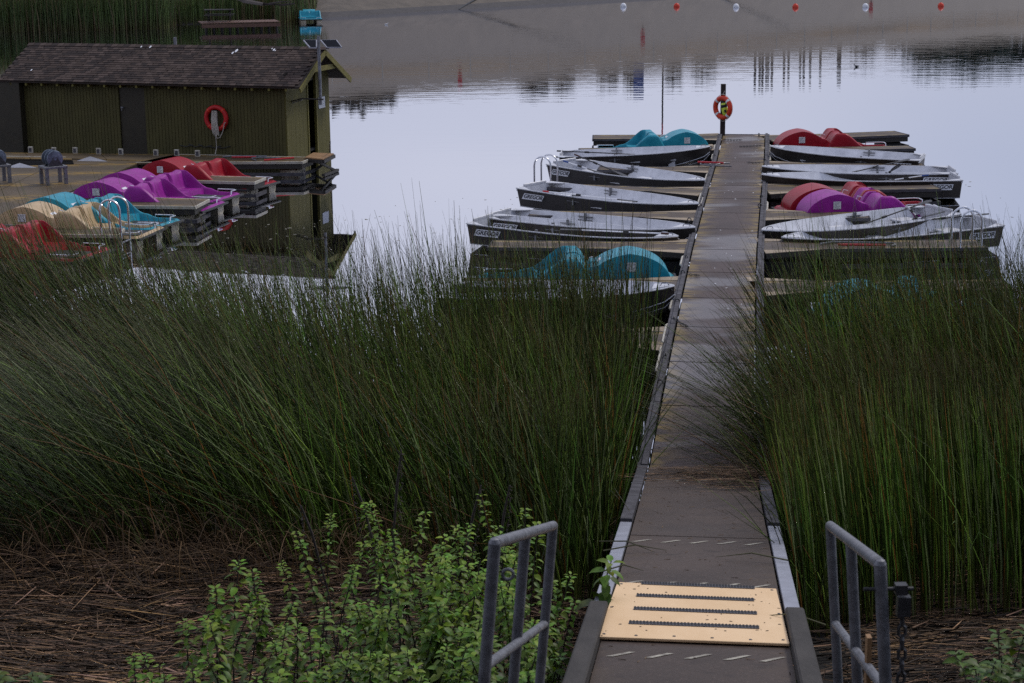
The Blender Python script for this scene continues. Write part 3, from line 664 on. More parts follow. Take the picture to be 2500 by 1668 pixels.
# main walkway
YS = [19.75, 22.52, 24.89, 27.16, 29.36, 31.61, 33.89, 36.24, 38.3, 40.35, 42.38, 44.6, 46.63, 48.67, 50.7, 52.75]
DW = 1.22; pv = Vector((math.cos(R(-8.3)), math.sin(R(-8.3)), 0))
def DL(y): return Vector((float(dockx(y)), y, .45))
def DR(y): return DL(y)+pv*DW
dock = empty('floating_walkway', 'long brown floating walkway running out between the moored boats', 'dock', DL(36)-Vector((0, 0, .45)))
inv = Matrix.Translation(-dock.location)
for a, b_ in zip(YS, YS[1:]):
    panels_quad(dock, inv, (DR(a), DR(b_), DL(b_), DL(a)), 1, M['deck'], gap=.034)
for s_, off in ((-1, .065), (1, .065)):
    for a, b_ in zip(YS, YS[1:]):
        p, q = (DL(a), DL(b_)) if s_ < 0 else (DR(a), DR(b_))
        c = pv*s_*off; g_ = (q-p).normalized()*.012
        b = MB(); b.beam(inv @ (p+c+g_)+Vector((0, 0, .012)), inv @ (q+c-g_)+Vector((0, 0, .012)), .075, .075); b.build('kerb_timber', M['kerb'], dock, bevel=.006)
        b = MB(); b.beam(inv @ (p+c*1.95)+Vector((0, 0, -.015)), inv @ (q+c*1.95)+Vector((0, 0, -.015)), .045, .075); b.build('edge_timber', M['kerb'], dock)
        b = MB(); b.beam(inv @ (p+c*1.6)+Vector((0, 0, -.13)), inv @ (q+c*1.6)+Vector((0, 0, -.13)), .06, .17); b.build('side_beam', M['darkwood'], dock)
for a, b_ in zip(YS, YS[1:]):
    b = MB(); m_ = (a+b_)/2; p = (DL(m_)+DR(m_))/2; mt = Matrix.Translation(inv @ Vector((p.x, p.y, 0))) @ Matrix.Rotation(R(-8.3), 4, 'Z')
    b.box((-.55, -.6, -.2), (.55, .6, .3), mt); b.build('float', M['black'], dock, bevel=.04)
b = MB(); b.beam(inv @ (DL(52.75)-pv*.12-Vector((0, 0, .06))), inv @ (DR(52.75)+pv*.12-Vector((0, 0, .06))), .08, .14); b.build('end_beam', M['kerb'], dock)
for a, b_, s_ in ((49.2, 50.2, -1), (47.1, 48.1, -1), (45.8, 46.4, -1), (42.9, 44.3, -1), (39.6, 41.1, -1), (32.2, 33.1, -1), (28.4, 29.2, -1), (26.0, 27.3, -1), (24.2, 25.8, -1), (49.0, 50.3, 1), (38.7, 39.9, 1), (47, 47.9, 1)):
    p, q = (DL(a), DL(b_)) if s_ < 0 else (DR(a), DR(b_)); c = pv*s_*.17
    b = MB(); b.tube([inv @ (p+c*.8), inv @ (p+c+(q-p)*.08), inv @ (q+c-(q-p)*.08), inv @ (q+c*.8)], .024, 6); b.build('bumper_strip', M['white'], dock, smooth=True)
for px, py in ((1735, 361), (1853, 329), (1743, 381), (1730, 428), (1867, 391), (1862, 420), (1867, 430), (1716, 481), (1710, 502), (1859, 481), (1855, 502), (1695, 563), (1683, 537), (1676, 629), (1667, 666), (1653, 736), (1645, 778), (1625, 868), (1612, 935)):
    p = at(px, py, .50); b = MB(); torus(b, inv @ p, .042, .011, Matrix.Rotation(rnd.uniform(0, 3), 4, 'Z'), 14, 6); b.tube([inv @ (p-Vector((0, 0, .06))), inv @ (p-Vector((0, 0, .03)))], .03, 8)
    b.build('mooring_ring', M['chain'], dock)

# far cross beams and fingers
def fing_px(label, inn, out, wid, L=None, **kw):
    a = at(*inn); b_ = at(*out); d_ = (b_-a).normalized()
    if L: b_ = a+d_*L
    n_ = Vector((-d_.y, d_.x, 0)); n_ = n_ if n_.y > 0 else -n_
    return finger('finger_dock', label, 'finger dock', (a+n_*wid/2, b_+n_*wid/2, b_-n_*wid/2, a-n_*wid/2), M['deckF'], M['kerb'], 3, 'narrow finger docks branching off the walkway', flo='black', **kw)
LX = lambda y, off=.17: None
fingers = [
    ('left end finger dock behind the first turquoise pedal boat', (1757, 334), Q2(1100, 552), .95),
    ('finger dock between turquoise pedal boat and top left rowboat', Q2(2165, 640), Q2(990, 662), .55),
    ('finger dock with red pole at its root, below the top left rowboat', Q2(2112, 830), Q2(1150, 822), .6),
    ('finger dock with ladder, between the second and third left rowboats', Q2(2052, 1022), Q2(640, 968), .62),
    ('finger dock behind the paired left rowboats', Q2(1990, 1232), Q2(560, 1212), .6),
    ('finger dock with pale rounded end behind the middle turquoise pedal boat', Q2(1930, 1500), Q2(210, 1480), .75),
    ('finger dock between middle turquoise pedal boat and reed-hidden rowboat', (1658, 697), (1130, 690), .8),
    ('finger dock stub among the left reeds', (1625, 826), (1180, 812), .8),
    ('right end finger dock behind the first red pedal boat', (1868, 338), Q3(1205, 135), .95),
    ('finger dock between first red pedal boat and top right rowboat', Q3(215, 262), Q3(1280, 240), .6),
    ('finger dock under the top right rowboat stern', Q3(205, 365), Q3(1370, 372), .5),
    ('curve-ended finger dock behind the red and purple pedal boats', Q3(200, 545), Q3(1450, 525), .95),
    ('finger dock below the purple pedal boat on the right', Q3(185, 735), Q3(960, 742), .75),
    ('wide finger dock with ladder below the right paired rowboats', Q3(175, 965), Q3(1790, 950), .85),
    ('yellowish finger dock deep in the right reeds', Q3(110, 1265), Q3(1990, 1250), .85),
]
for lab, a, c, wd in fingers:
    o_ = fing_px(lab, a, c, wd, gusset=.42)
# platform on the left
plat = empty('boat_platform', 'broad ochre-stained wooden platform in front of the shed', 'platform', at(150, 460)-Vector((0, 0, .45)))
inv = Matrix.Translation(-plat.location)
def lerp2(a, b, t): return (a[0]+(b[0]-a[0])*t, a[1]+(b[1]-a[1])*t)
rowL = [(-300, 410), (-330, 436), (-370, 462), (-420, 497), (-480, 555)]
rowR = [(335, 399), (283, 421), (223, 446), (143, 480), (-15, 548)]
rowL[0] = (-300, 412)
for i in range(4):
    panels_quad(plat, inv, (at(*rowL[i]), at(*rowR[i]), at(*rowR[i+1]), at(*rowL[i+1])), 3, M['deckL'], gap=.02)
panels_quad(plat, inv, (at(-300, 369), at(430, 377), at(455, 395.5), at(-290, 380)), 4, M['deckL'], gap=.02)
# infill between the back strip and the main deck
b = MB(); pl = [at(165, 386.5), at(330, 388.6), at(338, 398.2), at(175, 404)]
panels_quad(plat, inv, (at(175, 387.4), at(452, 396), at(337, 398.4), at(182, 403)), 1, M['deckL'])
b = MB(); b.slab([inv @ (at(*p)-Vector((0, 0, .05))) for p in (rowL[0], rowR[0], rowR[2], rowR[4], rowL[4])], .16); b.build('frame', M['darkwood'], plat)
b = MB(); b.slab([inv @ (at(*p)-Vector((0, 0, .05))) for p in ((-300, 369), (430, 377), (455, 395.5), (-290, 380))], .16); b.build('frame', M['darkwood'], plat)
b = MB(); b.beam(inv @ at(-290, 381, .42), inv @ at(160, 387, .42), .05, .09); b.build('rim', M['white'], plat)
for px, py in ((205, 474), (0, 548), (330, 424), (60, 408), (232, 392)):
    p = at(px, py, .456)
    b = MB(); b.slab([inv @ at(px-45, py+1, .457), inv @ at(px-12, py-10, .457), inv @ at(px+30, py+2, .457)], .006); b.build('corner_plate', M['plate'], plat)
for zx, zy in ((203, 790), (356, 795), (496, 795), (651, 800), (798, 804), (1029, 810), (1167, 810), (1304, 815)):
    x_, y_ = Q1(zx, zy); p = at(x_, y_+.5); d_ = Matrix.Translation(inv @ p) @ Matrix.Rotation(TH, 4, 'Z')
    b = MB(); b.box((-.072, -.02, -.02), (.072, .035, .17), d_); br = b.build('white_bracket', M['white'], plat, bevel=.008)
    b = MB(); b.box((-.045, -.026, .02), (.045, -.0205, .14), d_); b.build('recess', M['kerb'], br)
# left fingers
fA = finger('finger_dock', 'finger dock along the shed wall carrying the rescue hooks', 'finger dock', (at(430, 377), at(764, 384.5), at(737, 394.5), at(335, 396.5)), M['deckL'], M['white'], 4, 'finger docks of the shed platform', gusset=None)
fB = finger('finger_dock', 'finger dock between the red and the purple pedal boats', 'finger dock', (at(318, 424), at(646, 434), at(620, 444.5), at(275, 437)), M['deckL'], M['white'], 3, 'finger docks of the shed platform')
fC = finger('finger_dock', 'finger dock between the purple and turquoise pedal boats', 'finger dock', (at(160, 478), at(508, 487), at(475, 504), at(95, 500)), M['deckL'], M['white'], 3, 'finger docks of the shed platform')
fD = finger('finger_dock', 'finger dock with bathing ladder before the beige pedal boat', 'finger dock', (at(-60, 547), at(300, 558), at(288, 574), at(-110, 569)), M['deckL'], M['white'], 3, 'finger docks of the shed platform')
# small landing at the shed door
qd = [at(744.5, 384, .5), at(765, 372.5, .5), at(815, 374.5, .5), at(788, 388, .5)]
land = empty('door_landing', 'small brown board landing outside the shed doorway', 'landing', at(780, 385, 0)); iv = Matrix.Translation(-land.location)
b = MB(); b.slab([iv @ p for p in qd], .03); b.build('board', M['board'], land)
b = MB()
for a, c in ((1, 2), (2, 3), (3, 0)): b.beam(iv @ qd[a]-Vector((0, 0, .08)), iv @ qd[c]-Vector((0, 0, .08)), .09, .09)
b.build('frame_timber', M['darkwood'], land)
b = MB(); p2 = iv @ qd[2]; p3 = iv @ qd[3]; b.beam(p2-Vector((.05, 0, .1)), p2+Vector((-.6, -.3, -.5)), .06, .06); b.beam(p3-Vector((.1, 0, .1)), p2+Vector((.1, -.1, -.5)), .06, .06); b.beam(p3-Vector((0, 0, .45)), p2-Vector((-.1, .1, .45)), .09, .07)
b.build('brace', M['darkwood'], land)
def chain_obj(pts_, label, parent=None, name='chain', rr=.007, m_=None):
    b_ = MB(); pts_ = [Vector(p) for p in pts_]
    seg = []; acc = 0
    for a, c in zip(pts_, pts_[1:]):
        L = (c-a).length; k_ = max(1, int(L/.045))
        for i in range(k_): seg.append((a.lerp(c, i/k_), a.lerp(c, (i+1)/k_)))
    for i, (a, c) in enumerate(seg):
        d_ = (c-a).normalized(); s_ = d_.cross(Vector((0, 0, 1)) if abs(d_.z) < .9 else Vector((1, 0, 0))).normalized(); s_ = s_ if i % 2 else d_.cross(s_)
        m2 = (a+c)/2; lp = [m2+d_*math.cos(k*math.pi/3)*.030+s_*math.sin(k*math.pi/3)*.015 for k in range(6)]
        b_.tube(lp, rr, 4, closed=True)
    o_ = b_.build(name, m_ or M['chain'], parent)
    if label: tag(o_, label, 'chain')
    return o_
b = chain_obj([at(806, 345, 1.0)+Vector((0, 0, 0)), at(805, 372, .5)], 'dark chain hanging at the rear corner of the shed')

# ------------------------------------------------------------------ ramp
RS = .183
def rp_(u, y, lift=0):                   # u 0..1 across the ramp, y ground distance
    x_ = 1.58-.115*(19.6-y); a = math.atan(.115); z_ = .47+RS*(19.75-y)+lift
    return Vector((x_+u*DW*math.cos(a), y-u*DW*math.sin(a), z_))
rampo = empty('ramp', 'sloping brown gangway ramp leading down to the walkway', 'ramp', rp_(0, 16)); inv = Matrix.Translation(-rampo.location)
for a, b_ in ((19.72, 14.95), (14.93, 12.2), (12.18, 9.2), (9.18, 6.0), (5.98, 3.4)):
    panels_quad(rampo, inv, (rp_(1, b_), rp_(1, a), rp_(0, a), rp_(0, b_)), 1, M['ramp'], gap=.006, thick=.06)
# edge strips
for u0, u1_ in ((-.015, -.105), (1.015, 1.105)):
    b = MB(); b.slab([inv @ rp_(u0, 15.6, .012), inv @ rp_(u1_, 15.6, .012), inv @ rp_(u1_, 11.7, .012), inv @ rp_(u0, 11.7, .012)], .05); b.build('metal_edge_plate', M['plate'], rampo, bevel=.004)
    b = MB(); b.beam(inv @ rp_((u0+u1_)/2, 19.6, -.0), inv @ rp_((u0+u1_)/2, 15.65, -.0), .11, .07); b.build('kerb_timber', M['kerb'], rampo)
    b = MB(); c = (u0+u1_)/2; b.beam(inv @ rp_(c, 11.65, .03), inv @ rp_(c, 3.5, .03), .13, .11); b.build('kerb_timber', M['darkwood'] if False else mat('dark_kerb_timber', (.045, .04, .036), .8, .4, 5, bump=.005, stretch=(1, .3, 1)), rampo, bevel=.012)
for yrow, un in ((18.6, (0.12, .33, .52, .72)), (14.65, (.10, .31, .51, .71, .90)), (12.76, (.10, .31, .51, .71, .90)), (10.42, (.13, .33, .53, .73, .91))):
    for u in un:
        a = rnd.uniform(-.01, .01)
        q = [rp_(u-.085, yrow-.07+a, .004), rp_(u-.045, yrow-.07+a, .004), rp_(u+.065, yrow+.07+a, .004), rp_(u+.03, yrow+.07+a, .004)]
        b = MB(); b.add([inv @ p for p in q], [(0, 1, 2, 3)]); b.build('paint_mark', M['paint'], rampo)
# plywood sheet
ply = empty('plywood_sheet', 'pale new plywood sheet with four grip strips on the ramp', 'plywood sheet', rp_(.5, 11.7, .02)); inv = Matrix.Translation(-ply.location)
pc = [rp_(.005, 12.62, .03), rp_(.985, 12.56, .03), rp_(1.0, 10.76, .03), rp_(-.02, 10.77, .03)]
b = MB(); b.slab([inv @ p for p in pc], .02); b.build('sheet', M['ply'], ply, bevel=.003)
for k_, (t_, a, c) in enumerate(((.02, .155, .865), (.27, .145, .850), (.52, .150, .855), (.77, .145, .855))):
    l_ = pc[0].lerp(pc[3], t_); r_ = pc[1].lerp(pc[2], t_); p, q = l_.lerp(r_, a), l_.lerp(r_, c)
    b = MB(); up = Vector((0, 0, .006)); b.beam(inv @ (p+up), inv @ (q+up), .05, .008); g = b.build('grip_strip', M['tread'], ply)
    b = MB(); dq = (q-p); n_ = 38
    for i in range(n_):
        c_ = inv @ (p+dq*(i+.5)/n_+up*1.9); b.beam(c_-Vector((0, .019, .0035)), c_+Vector((0, .019, .0035)), .012, .004)
    b.build('tread_rib', M['black'], g)
for i, (u_, v_) in enumerate(((.03, .04), (.33, .03), (.66, .035), (.97, .04), (.02, .5), (.98, .5), (.03, .96), (.2, .965), (.4, .955), (.6, .96), (.8, .965), (.97, .95))):
    a = pc[0].lerp(pc[3], v_).lerp(pc[1].lerp(pc[2], v_), u_); b = MB(); b.lathe([(.011, 0), (.011, .003), (.006, .004)], 8, Matrix.Translation(inv @ a)); b.build('screw', M['chain'], ply)
dirt = mat('dirt_speck', (.05, .03, .018), .9)
b = MB()
for i in range(46):
    u_, v_ = rnd.random(), rnd.random(); a = pc[0].lerp(pc[3], v_).lerp(pc[1].lerp(pc[2], v_), u_); s_ = rnd.uniform(.004, .016)
    b.lathe([(s_, .0006), (s_*.6, .003)], 6, Matrix.Translation(inv @ a) @ Matrix.Rotation(rnd.random()*3, 4, 'Z') @ Matrix.Diagonal((1, rnd.uniform(.3, .8), 1, 1)))
b.build('leaf_bits', dirt, ply)['kind'] = 'stuff'
b = MB()
for i in range(46):
    y_ = rnd.uniform(20, 52); u_ = rnd.uniform(.08, .92); p = DL(y_)+pv*DW*u_; s_ = rnd.uniform(.008, .028)
    b.lathe([(s_, .0006), (s_*.6, .004)], 7, Matrix.Translation(p-dock.location) @ Matrix.Rotation(rnd.random()*3, 4, 'Z') @ Matrix.Diagonal((1, rnd.uniform(.4, .9), 1, 1)))
b.build('bird_droppings', M['paper'], dock)['kind'] = 'stuff'
b = MB()
for i in range(170):
    y_ = rnd.uniform(10.2, 22); u_ = rnd.uniform(.03, .97)
    if 10.7 < y_ < 12.65: continue
    p = rp_(u_, y_, .002) if y_ < 19.7 else DL(y_)+pv*DW*u_+Vector((0, 0, .001)); a_ = rnd.uniform(0, 6.28); L_ = rnd.uniform(.01, .07)
    b.tube([p-rampo.location, p-rampo.location+Vector((math.cos(a_)*L_, math.sin(a_)*L_, .006-RS*math.sin(a_)*L_*(y_ < 19.7)))], [.003, .0015], 3)
b.build('reed_crumbs', mat('reed_crumb', (.16, .10, .05), .8, .5, 9), rampo)['kind'] = 'stuff'
# ramp under-beams
b = MB(); b.beam(rp_(0.05, 19.5, -.16)-rampo.location, rp_(0.05, 4, -.16)-rampo.location, .08, .2); b.beam(rp_(.95, 19.5, -.16)-rampo.location, rp_(.95, 4, -.16)-rampo.location, .08, .2); b.build('under_beam', M['darkwood'], rampo)

# railings
def railing(label, tops, mids, off, D_):
    near, mid_, far = [atD(x, y, d) for (x, y), d in zip(tops, D_)]
    o_ = empty('handrail', label, 'handrail', (far.x, far.y, gz(far.x, far.y))); iv_ = Matrix.Translation(-o_.location)
    dr = (far-near).normalized(); ext = near
    b_ = MB(); b_.tube([iv_ @ near, iv_ @ far], .0245, 12); b_.build('top_rail', M['steel'], o_, smooth=True)
    for p in (near, mid_, far):
        b_ = MB(); L = 1.35; b_.tube([iv_ @ p, iv_ @ (p+Vector((off*L, 0, -L)))], .0245, 12); b_.build('post', M['steel'], o_, smooth=True)
        if p is not mid_: b_ = MB(); b_.lathe([(.001, -.0245), (.0245*.7, -.017), (.0245, 0), (.0245*.7, .017), (.001, .0245)], 12, Matrix.Translation(iv_ @ p)); b_.build('elbow', M['steel'], o_, smooth=True)
    a, c = [near+Vector((off*mids, 0, -mids)), far+Vector((off*mids, 0, -mids))]
    b_ = MB(); b_.tube([iv_ @ a, iv_ @ c], .021, 12); b_.build('mid_rail', M['steel'], o_, smooth=True)
    return o_, near, mid_, far
rl, n1, m1, f1 = railing('grey steel tube handrail on the left side of the ramp', ((1208, 1326), (1283, 1302), (1350, 1284)), .52, -.085, (6.9, 7.9, 8.75))
ln_ = m1; 
rr_, n2, m2_, f2 = railing('grey steel tube handrail with chain on the right side of the ramp', ((2149, 1378), (2077, 1322), (2027, 1284)), .52, .08, (6.7, 7.8, 8.75))
b = MB(); torus(b, n1+Vector((.05, .05, -.15))-rl.location, .022, .007, None, 12, 6); b.build('eye_ring', M['steel'], rl)
cp = n2+Vector((.03, 0, -.10))
b = MB(); mt = Matrix.Translation(cp-rr_.location); b.tube([(mt @ Vector((-.09, 0, 0))), mt @ Vector((.10, 0, 0))], .008, 8); b.box((.03, -.02, -.02), (.075, .02, .02), mt); b.box((.04, -.018, -.11), (.09, .018, -.03), mt); b.build('clamp_bolt', M['chain'], rr_)
chain_obj([cp+Vector((.06, 0, -.05)), cp+Vector((.075, .02, -.35)), cp+Vector((.05, .03, -.75))], None, None)
tag(bpy.data.objects[[o.name for o in bpy.data.objects if o.name.startswith('chain')][-1]], 'rusty chain hanging from the right handrail clamp', 'chain')
p = atD(2121, 1553, 7.4); b = MB(); b.beam(p, p+Vector((.01, -.0, -.9)), .045, .02); tag(b.build('wooden_stake', M['board']), 'pointed wooden stake standing behind the right handrail', 'stake')

# ------------------------------------------------------------------ post with life ring at the end
pb = DL(52.55)-pv*.02
o = b = MB(); b.box((-.07, -.07, -.3), (.07, .07, 1.52)); post = tag(b.build('mooring_post', M['post'], loc=pb, bevel=.008), 'dark square wooden post at the far end of the walkway', 'post')
rm = Matrix.Translation(pb+Vector((-.02, -.13, .83))) @ Matrix.Rotation(R(-48), 4, 'Z')
ring = empty('life_ring', 'orange life ring with white bands hung on the end post', 'life ring', mtx=rm)
b = MB(); torus(b, (0, 0, 0), .285, .075); b.build('ring', M['ringred'], ring, smooth=True)
for a in (45, 135, 225, 315):
    b = MB(); torus(b, (0, 0, 0), .285, .079, a0=R(a-6), a1=R(a+6), n=3, m_=10); b.build('white_band', M['paper'], ring)
b = MB(); pts_ = [Vector((math.cos(a)*.38, 0, math.sin(a)*(.38+.02*math.cos(4*a)))) for a in np.linspace(0, 6.28, 33)[:-1]]; b.tube(pts_, .007, 5, closed=True); b.tube([(0, 0, .38), (.03, .03, .5)], .007, 5); b.build('grab_line', M['rope'], ring)
bagm = Matrix.Translation(pb+Vector((.02, -.22, .80))) @ Matrix.Rotation(R(-12), 4, 'Y')
bag = empty('throw_bag', 'lime yellow throw bag tied inside the orange ring', 'throw bag', mtx=bagm)
b = MB(); b.lathe([(.05, -.2), (.085, -.16), (.095, 0), (.085, .15), (.05, .2)], 12); b.build('bag', M['hiviz'], bag, smooth=True)
b = MB(); b.lathe([(.098, .06), (.1, .08), (.1, .12), (.094, .14)], 12); b.lathe([(.06, .19), (.04, .24)], 10); b.build('black_band', M['black'], bag)
b = MB(); b.box((-.03, -.104, -.09), (.03, -.096, -.01)); b.build('emblem', M['ink'], bag)

# ------------------------------------------------------------------ rowboats
def lerp(a, b, t): return a+(b-a)*t
BL = 4.2
def boat_sections():
    S = []
    for t in (0, .05, .15, .3, .45, .6, .72, .82, .9, .96, 1.0):
        hb = .66+.12*math.sin(min(t/.45, 1)*math.pi/2) if t < .45 else .78*(1-((t-.45)/.55)**2.3)**.75 if t < 1 else .0
        zs = .42+.07*max(0, (t-.35)/.65)**2; zc = -.02+.30*max(0, (t-.55)/.45)**1.8; zk = -.12+.22*max(0, (t-.7)/.3)**2.2
        hc = hb*(.80-.25*t)
        if t == 1: hb = .012; hc = .01; zc = .34; zk = .25
        S.append((t*BL, hb, zs, hc, zc, zk))
    return S
def skin(off=0.0, keep=1.0):
    G = []
    for x, hb, zs, hc, zc, zk in boat_sections():
        hb = max(hb-off, .004); hc = max(hc-off, .003); r_ = []
        for s_ in (1, .5, 0):
            r_.append((x, -(hc+(hb-hc)*s_), zc+off+(zs-zc-off)*s_))
        r_.append((x, -hc*.5, (zc+zk)/2+off*1.2)); r_.append((x, 0, zk+off*1.5)); r_.append((x, hc*.5, (zc+zk)/2+off*1.2))
        for s_ in (0, .5, 1): r_.append((x, hc+(hb-hc)*s_, zc+off+(zs-zc-off)*s_))
        G.append(r_)
    return G
def text_mesh(txt, size, m, name='lettering', shear=.2, bold=.0025):
    cu = bpy.data.curves.new('lettering', 'FONT'); cu.body = txt; cu.size = size; cu.align_x = 'CENTER'; cu.align_y = 'CENTER'; cu.shear = shear; cu.offset = bold; cu.extrude = .002; cu.resolution_u = 3
    o_ = bpy.data.objects.new('tmp', cu); COL.objects.link(o_); dg = bpy.context.evaluated_depsgraph_get(); dg.update()
    me = bpy.data.meshes.new_from_object(o_.evaluated_get(dg)); bpy.data.objects.remove(o_); me.materials.clear(); me.materials.append(m); me.name = name; return me
LET = text_mesh('GREGOR', .128, M['ink'])
def make_rowboat():
    root = empty('rowboat', None, 'rowboat')
    b = MB(); g = skin(0); b.grid(g); n0 = len(g[0])
    b.add([(0, y, z) for _, y, z in g[0]], [tuple(range(n0))]); b.build('hull', M['hull'], root, smooth=True)
    b = MB(); g = skin(.018); b.grid([[(max(x, .03), y, z) for x, y, z in r_] for r_ in g]); b.add([(.03, y, z) for _, y, z in g[0]], [tuple(range(n0))]); b.build('interior', M['alu'], root, smooth=True)
    S = boat_sections()
    for s_ in (-1, 1):
        b = MB(); pts_ = [(x, s_*hb, zs) for x, hb, zs, *_ in S]; b.tube(pts_, .017, 6); b.build('gunwale', M['bench'], root, smooth=True)
        b = MB(); pts_ = [(x, s_*(hc+.006), zc) for x, hb, zs, hc, zc, zk in S]; b.tube(pts_, .010, 5); b.build('chine_rail', M['bench'], root)
        b = MB(); b.tube([(x, s_*(hc*.5+.004), (zc+zk)/2-.008) for x, hb, zs, hc, zc, zk in S[4:]], .008, 5); b.build('spray_rail', M['bench'], root)
        for xx in (1.55, ):
            y_ = s_*.70
            b = MB(); b.box((xx-.16, y_-.02, .375), (xx+.16, y_+.02, .39)); b.box((xx-.16, y_-.02, .30), (xx+.16, y_+.02, .312)); b.box((xx-.02, y_-.03, .22), (xx+.02, y_+.03, .46)); b.build('oarlock', M['steel'], root)
        b = MB(); b.box((-.03, s_*.44-.02, .40), (.34, s_*.44+.02, .43)) if False else b.add([(-.02, s_*.68, .435), (.42, s_*.735, .435), (-.02, s_*.38, .435), (-.02, s_*.68, .42), (.42, s_*.735, .42), (-.02, s_*.38, .42)], [(0, 1, 2), (3, 5, 4), (0, 3, 4, 1), (1, 4, 5, 2), (2, 5, 3, 0)]); b.build('corner_plate', M['bench'], root)
    b = MB(); b.box((-.012, -.66, .36), (.02, .66, .445)); b.build('transom_cap', M['bench'], root, bevel=.004)
    b = MB(); b.box((-.008, -.42, .44), (.024, .42, .50)); b.build('transom_board', M['bench'], root, bevel=.01)
    for x0, x1, hw in ((.35, .75, .60), (1.95, 2.25, .66), (3.0, 3.25, .50)):
        b = MB(); b.box((x0, -hw, .20), (x1, hw, .235)); b.box((x0+.03, -hw*.9, -.0), (x1-.03, hw*.9, .20)); b.build('bench', M['bench'], root, bevel=.01)
    b = MB(); b.tube([(1.8, .70, .40), (1.8, -.70, .40)], .014, 6); b.build('cross_bar', M['bench'], root) if False else None
    b = MB(); b.add([(3.82, -.24, .488), (3.82, .24, .488), (4.18, 0, .505), (3.82, -.24, .475), (3.82, .24, .475), (4.18, 0, .49)], [(0, 1, 2), (3, 5, 4), (0, 3, 4, 1), (1, 4, 5, 2), (2, 5, 3, 0)]); b.build('bow_plate', M['bench'], root)
    b = MB(); torus(b, (4.2, 0, .42), .03, .008, None, 10, 5); b.build('bow_ring', M['steel'], root)
    b = MB(); b.tube([(3.95, 0, .49), (3.98, 0, .54), (4.08, 0, .545), (4.1, 0, .50)], .009, 5); b.build('bow_handle', M['steel'], root)
    for i in range(5):
        pass
    for s_ in (-1, 1):     # name plate near the stern on both sides
        tilt = math.atan2(.66*.2, .44)
        mt = Matrix.Translation((.48, s_*(.705), .27)) @ Matrix.Rotation(0 if s_ < 0 else math.pi, 4, 'Z') @ Matrix.Rotation(math.pi/2-.30, 4, 'X')
        b = MB(); b.add([mt @ Vector(q) for q in ((-.29, -.07, 0), (.25, -.07, 0), (.29, .07, 0), (-.25, .07, 0), (-.29, -.07, .006), (.25, -.07, .006), (.29, .07, .006), (-.25, .07, .006))], [(3, 2, 1, 0), (4, 5, 6, 7), (0, 1, 5, 4), (1, 2, 6, 5), (2, 3, 7, 6), (3, 0, 4, 7)])
        pl_ = b.build('name_plate', M['bench'], root)
        l_ = bpy.data.objects.new('lettering', LET); COL.objects.link(l_); l_.parent = pl_; l_.matrix_local = mt @ Matrix.Translation((0, 0, .009))
    return root
proto = make_rowboat()
first = [True]
def put_boat(label, st, zs, bw, zb, Lmax=4.75):
    """st: pixel of transom middle, bw: pixel of bow; z of gunwale there"""
    a = at(*st, zs); c = at(*bw, zb); d_ = c-a; L = d_.length
    o_ = proto if first[0] else copy_tree(proto); first[0] = False
    sx = min(L, Lmax)/BL; yaw = math.atan2(d_.y, d_.x); dzl = (zb-.49)-(zs-.42); pitch = math.atan2(dzl, min(L, Lmax))
    if L > Lmax:
        ex = d_*(1-Lmax/L); a = a+ex
    o_.location = (a.x, a.y, zs-.37); o_.rotation_euler = (0, -pitch, yaw); o_.scale = (sx, 1, 1)
    tag(o_, label, 'rowboat', 'rowboats moored along the walkway'); return o_
boats = [
    ('brown aluminium rowboat nearest the far turquoise pedal boat, bow up', (1371, 381), .50, (1734, 362), .72),
    ('rowboat with blue-gripped oar, behind the left ladder', (1324, 394), .52, (1720, 445), .50),
    ('rowboat with the clearest name plate and one oar, left side', (1267, 453), .50, (1704, 503), .50),
    ('inner rowboat of the left pair, tight against the walkway', (1222, 527), .48, (1697, 561), .55),
    ('outer rowboat of the left pair with oar laid lengthwise', (1178, 541), .50, (1654, 583), .48),
    ('rowboat half hidden in the left reeds, bow to the walkway', (1090, 716), .46, (1648, 705), .66),
    ('top right rowboat with sharp raised bow and aluminium side', (2250, 390), .50, (1880, 361), .68),
    ('upper of the two close rowboats on the right', (2325, 421), .48, (1860, 411), .60),
    ('lower of the two close rowboats on the right', (2335, 437), .48, (1859, 431), .60),
    ('upper of the slanted right rowboats with three oars', (2388, 508), .50, (1861, 568), .50),
    ('lower slanted rowboat behind the right ladder', (2436, 543), .50, (1910, 586), .48),
]
for lab, s_, zs, bw, zb in boats: put_boat(lab, s_, zs, bw, zb)

# ------------------------------------------------------------------ oars
def oar(label, g, zg, bl, zb, grip, m=None):
    a = at(*g, zg); c = at(*bl, zb); d_ = (c-a); L = d_.length; d_.normalize()
    o_ = empty('oar', label, 'oar', a, 'oars lying in the rowboats'); q = d_.to_track_quat('X', 'Z').to_matrix().to_4x4(); o_.matrix_world = Matrix.Translation(a) @ q
    b_ = MB(); b_.tube([(0, 0, 0), (.16, 0, 0)], .021, 8); b_.build('grip', grip, o_, smooth=True)
    b_ = MB(); b_.tube([(.16, 0, 0), (L-.5, 0, 0)], .016, 8); b_.build('shaft', m or M['chrome'], o_, smooth=True)
    b_ = MB(); b_.tube([(L*.36, 0, 0), (L*.36+.12, 0, 0)], .028, 8); b_.build('collar', M['black'], o_)
    b_ = MB(); P = []
    for t_, hw in ((0, .02), (.12, .05), (.25, .08), (.46, .082), (.5, .05)):
        P.append([(L-.5+t_, -hw, .0), (L-.5+t_, 0, .014), (L-.5+t_, hw, 0)])
    b_.grid(P); b_.grid([[(x, y, -z-.004) for x, y, z in r_] for r_ in P]); b_.build('blade', M['oar'], o_, smooth=True)
    return o_
oar('oar laid across the top left rowboat, black grip outward', Q2(782, 672), .60, Q2(1462, 702), .58, M['black'], M['oar'])
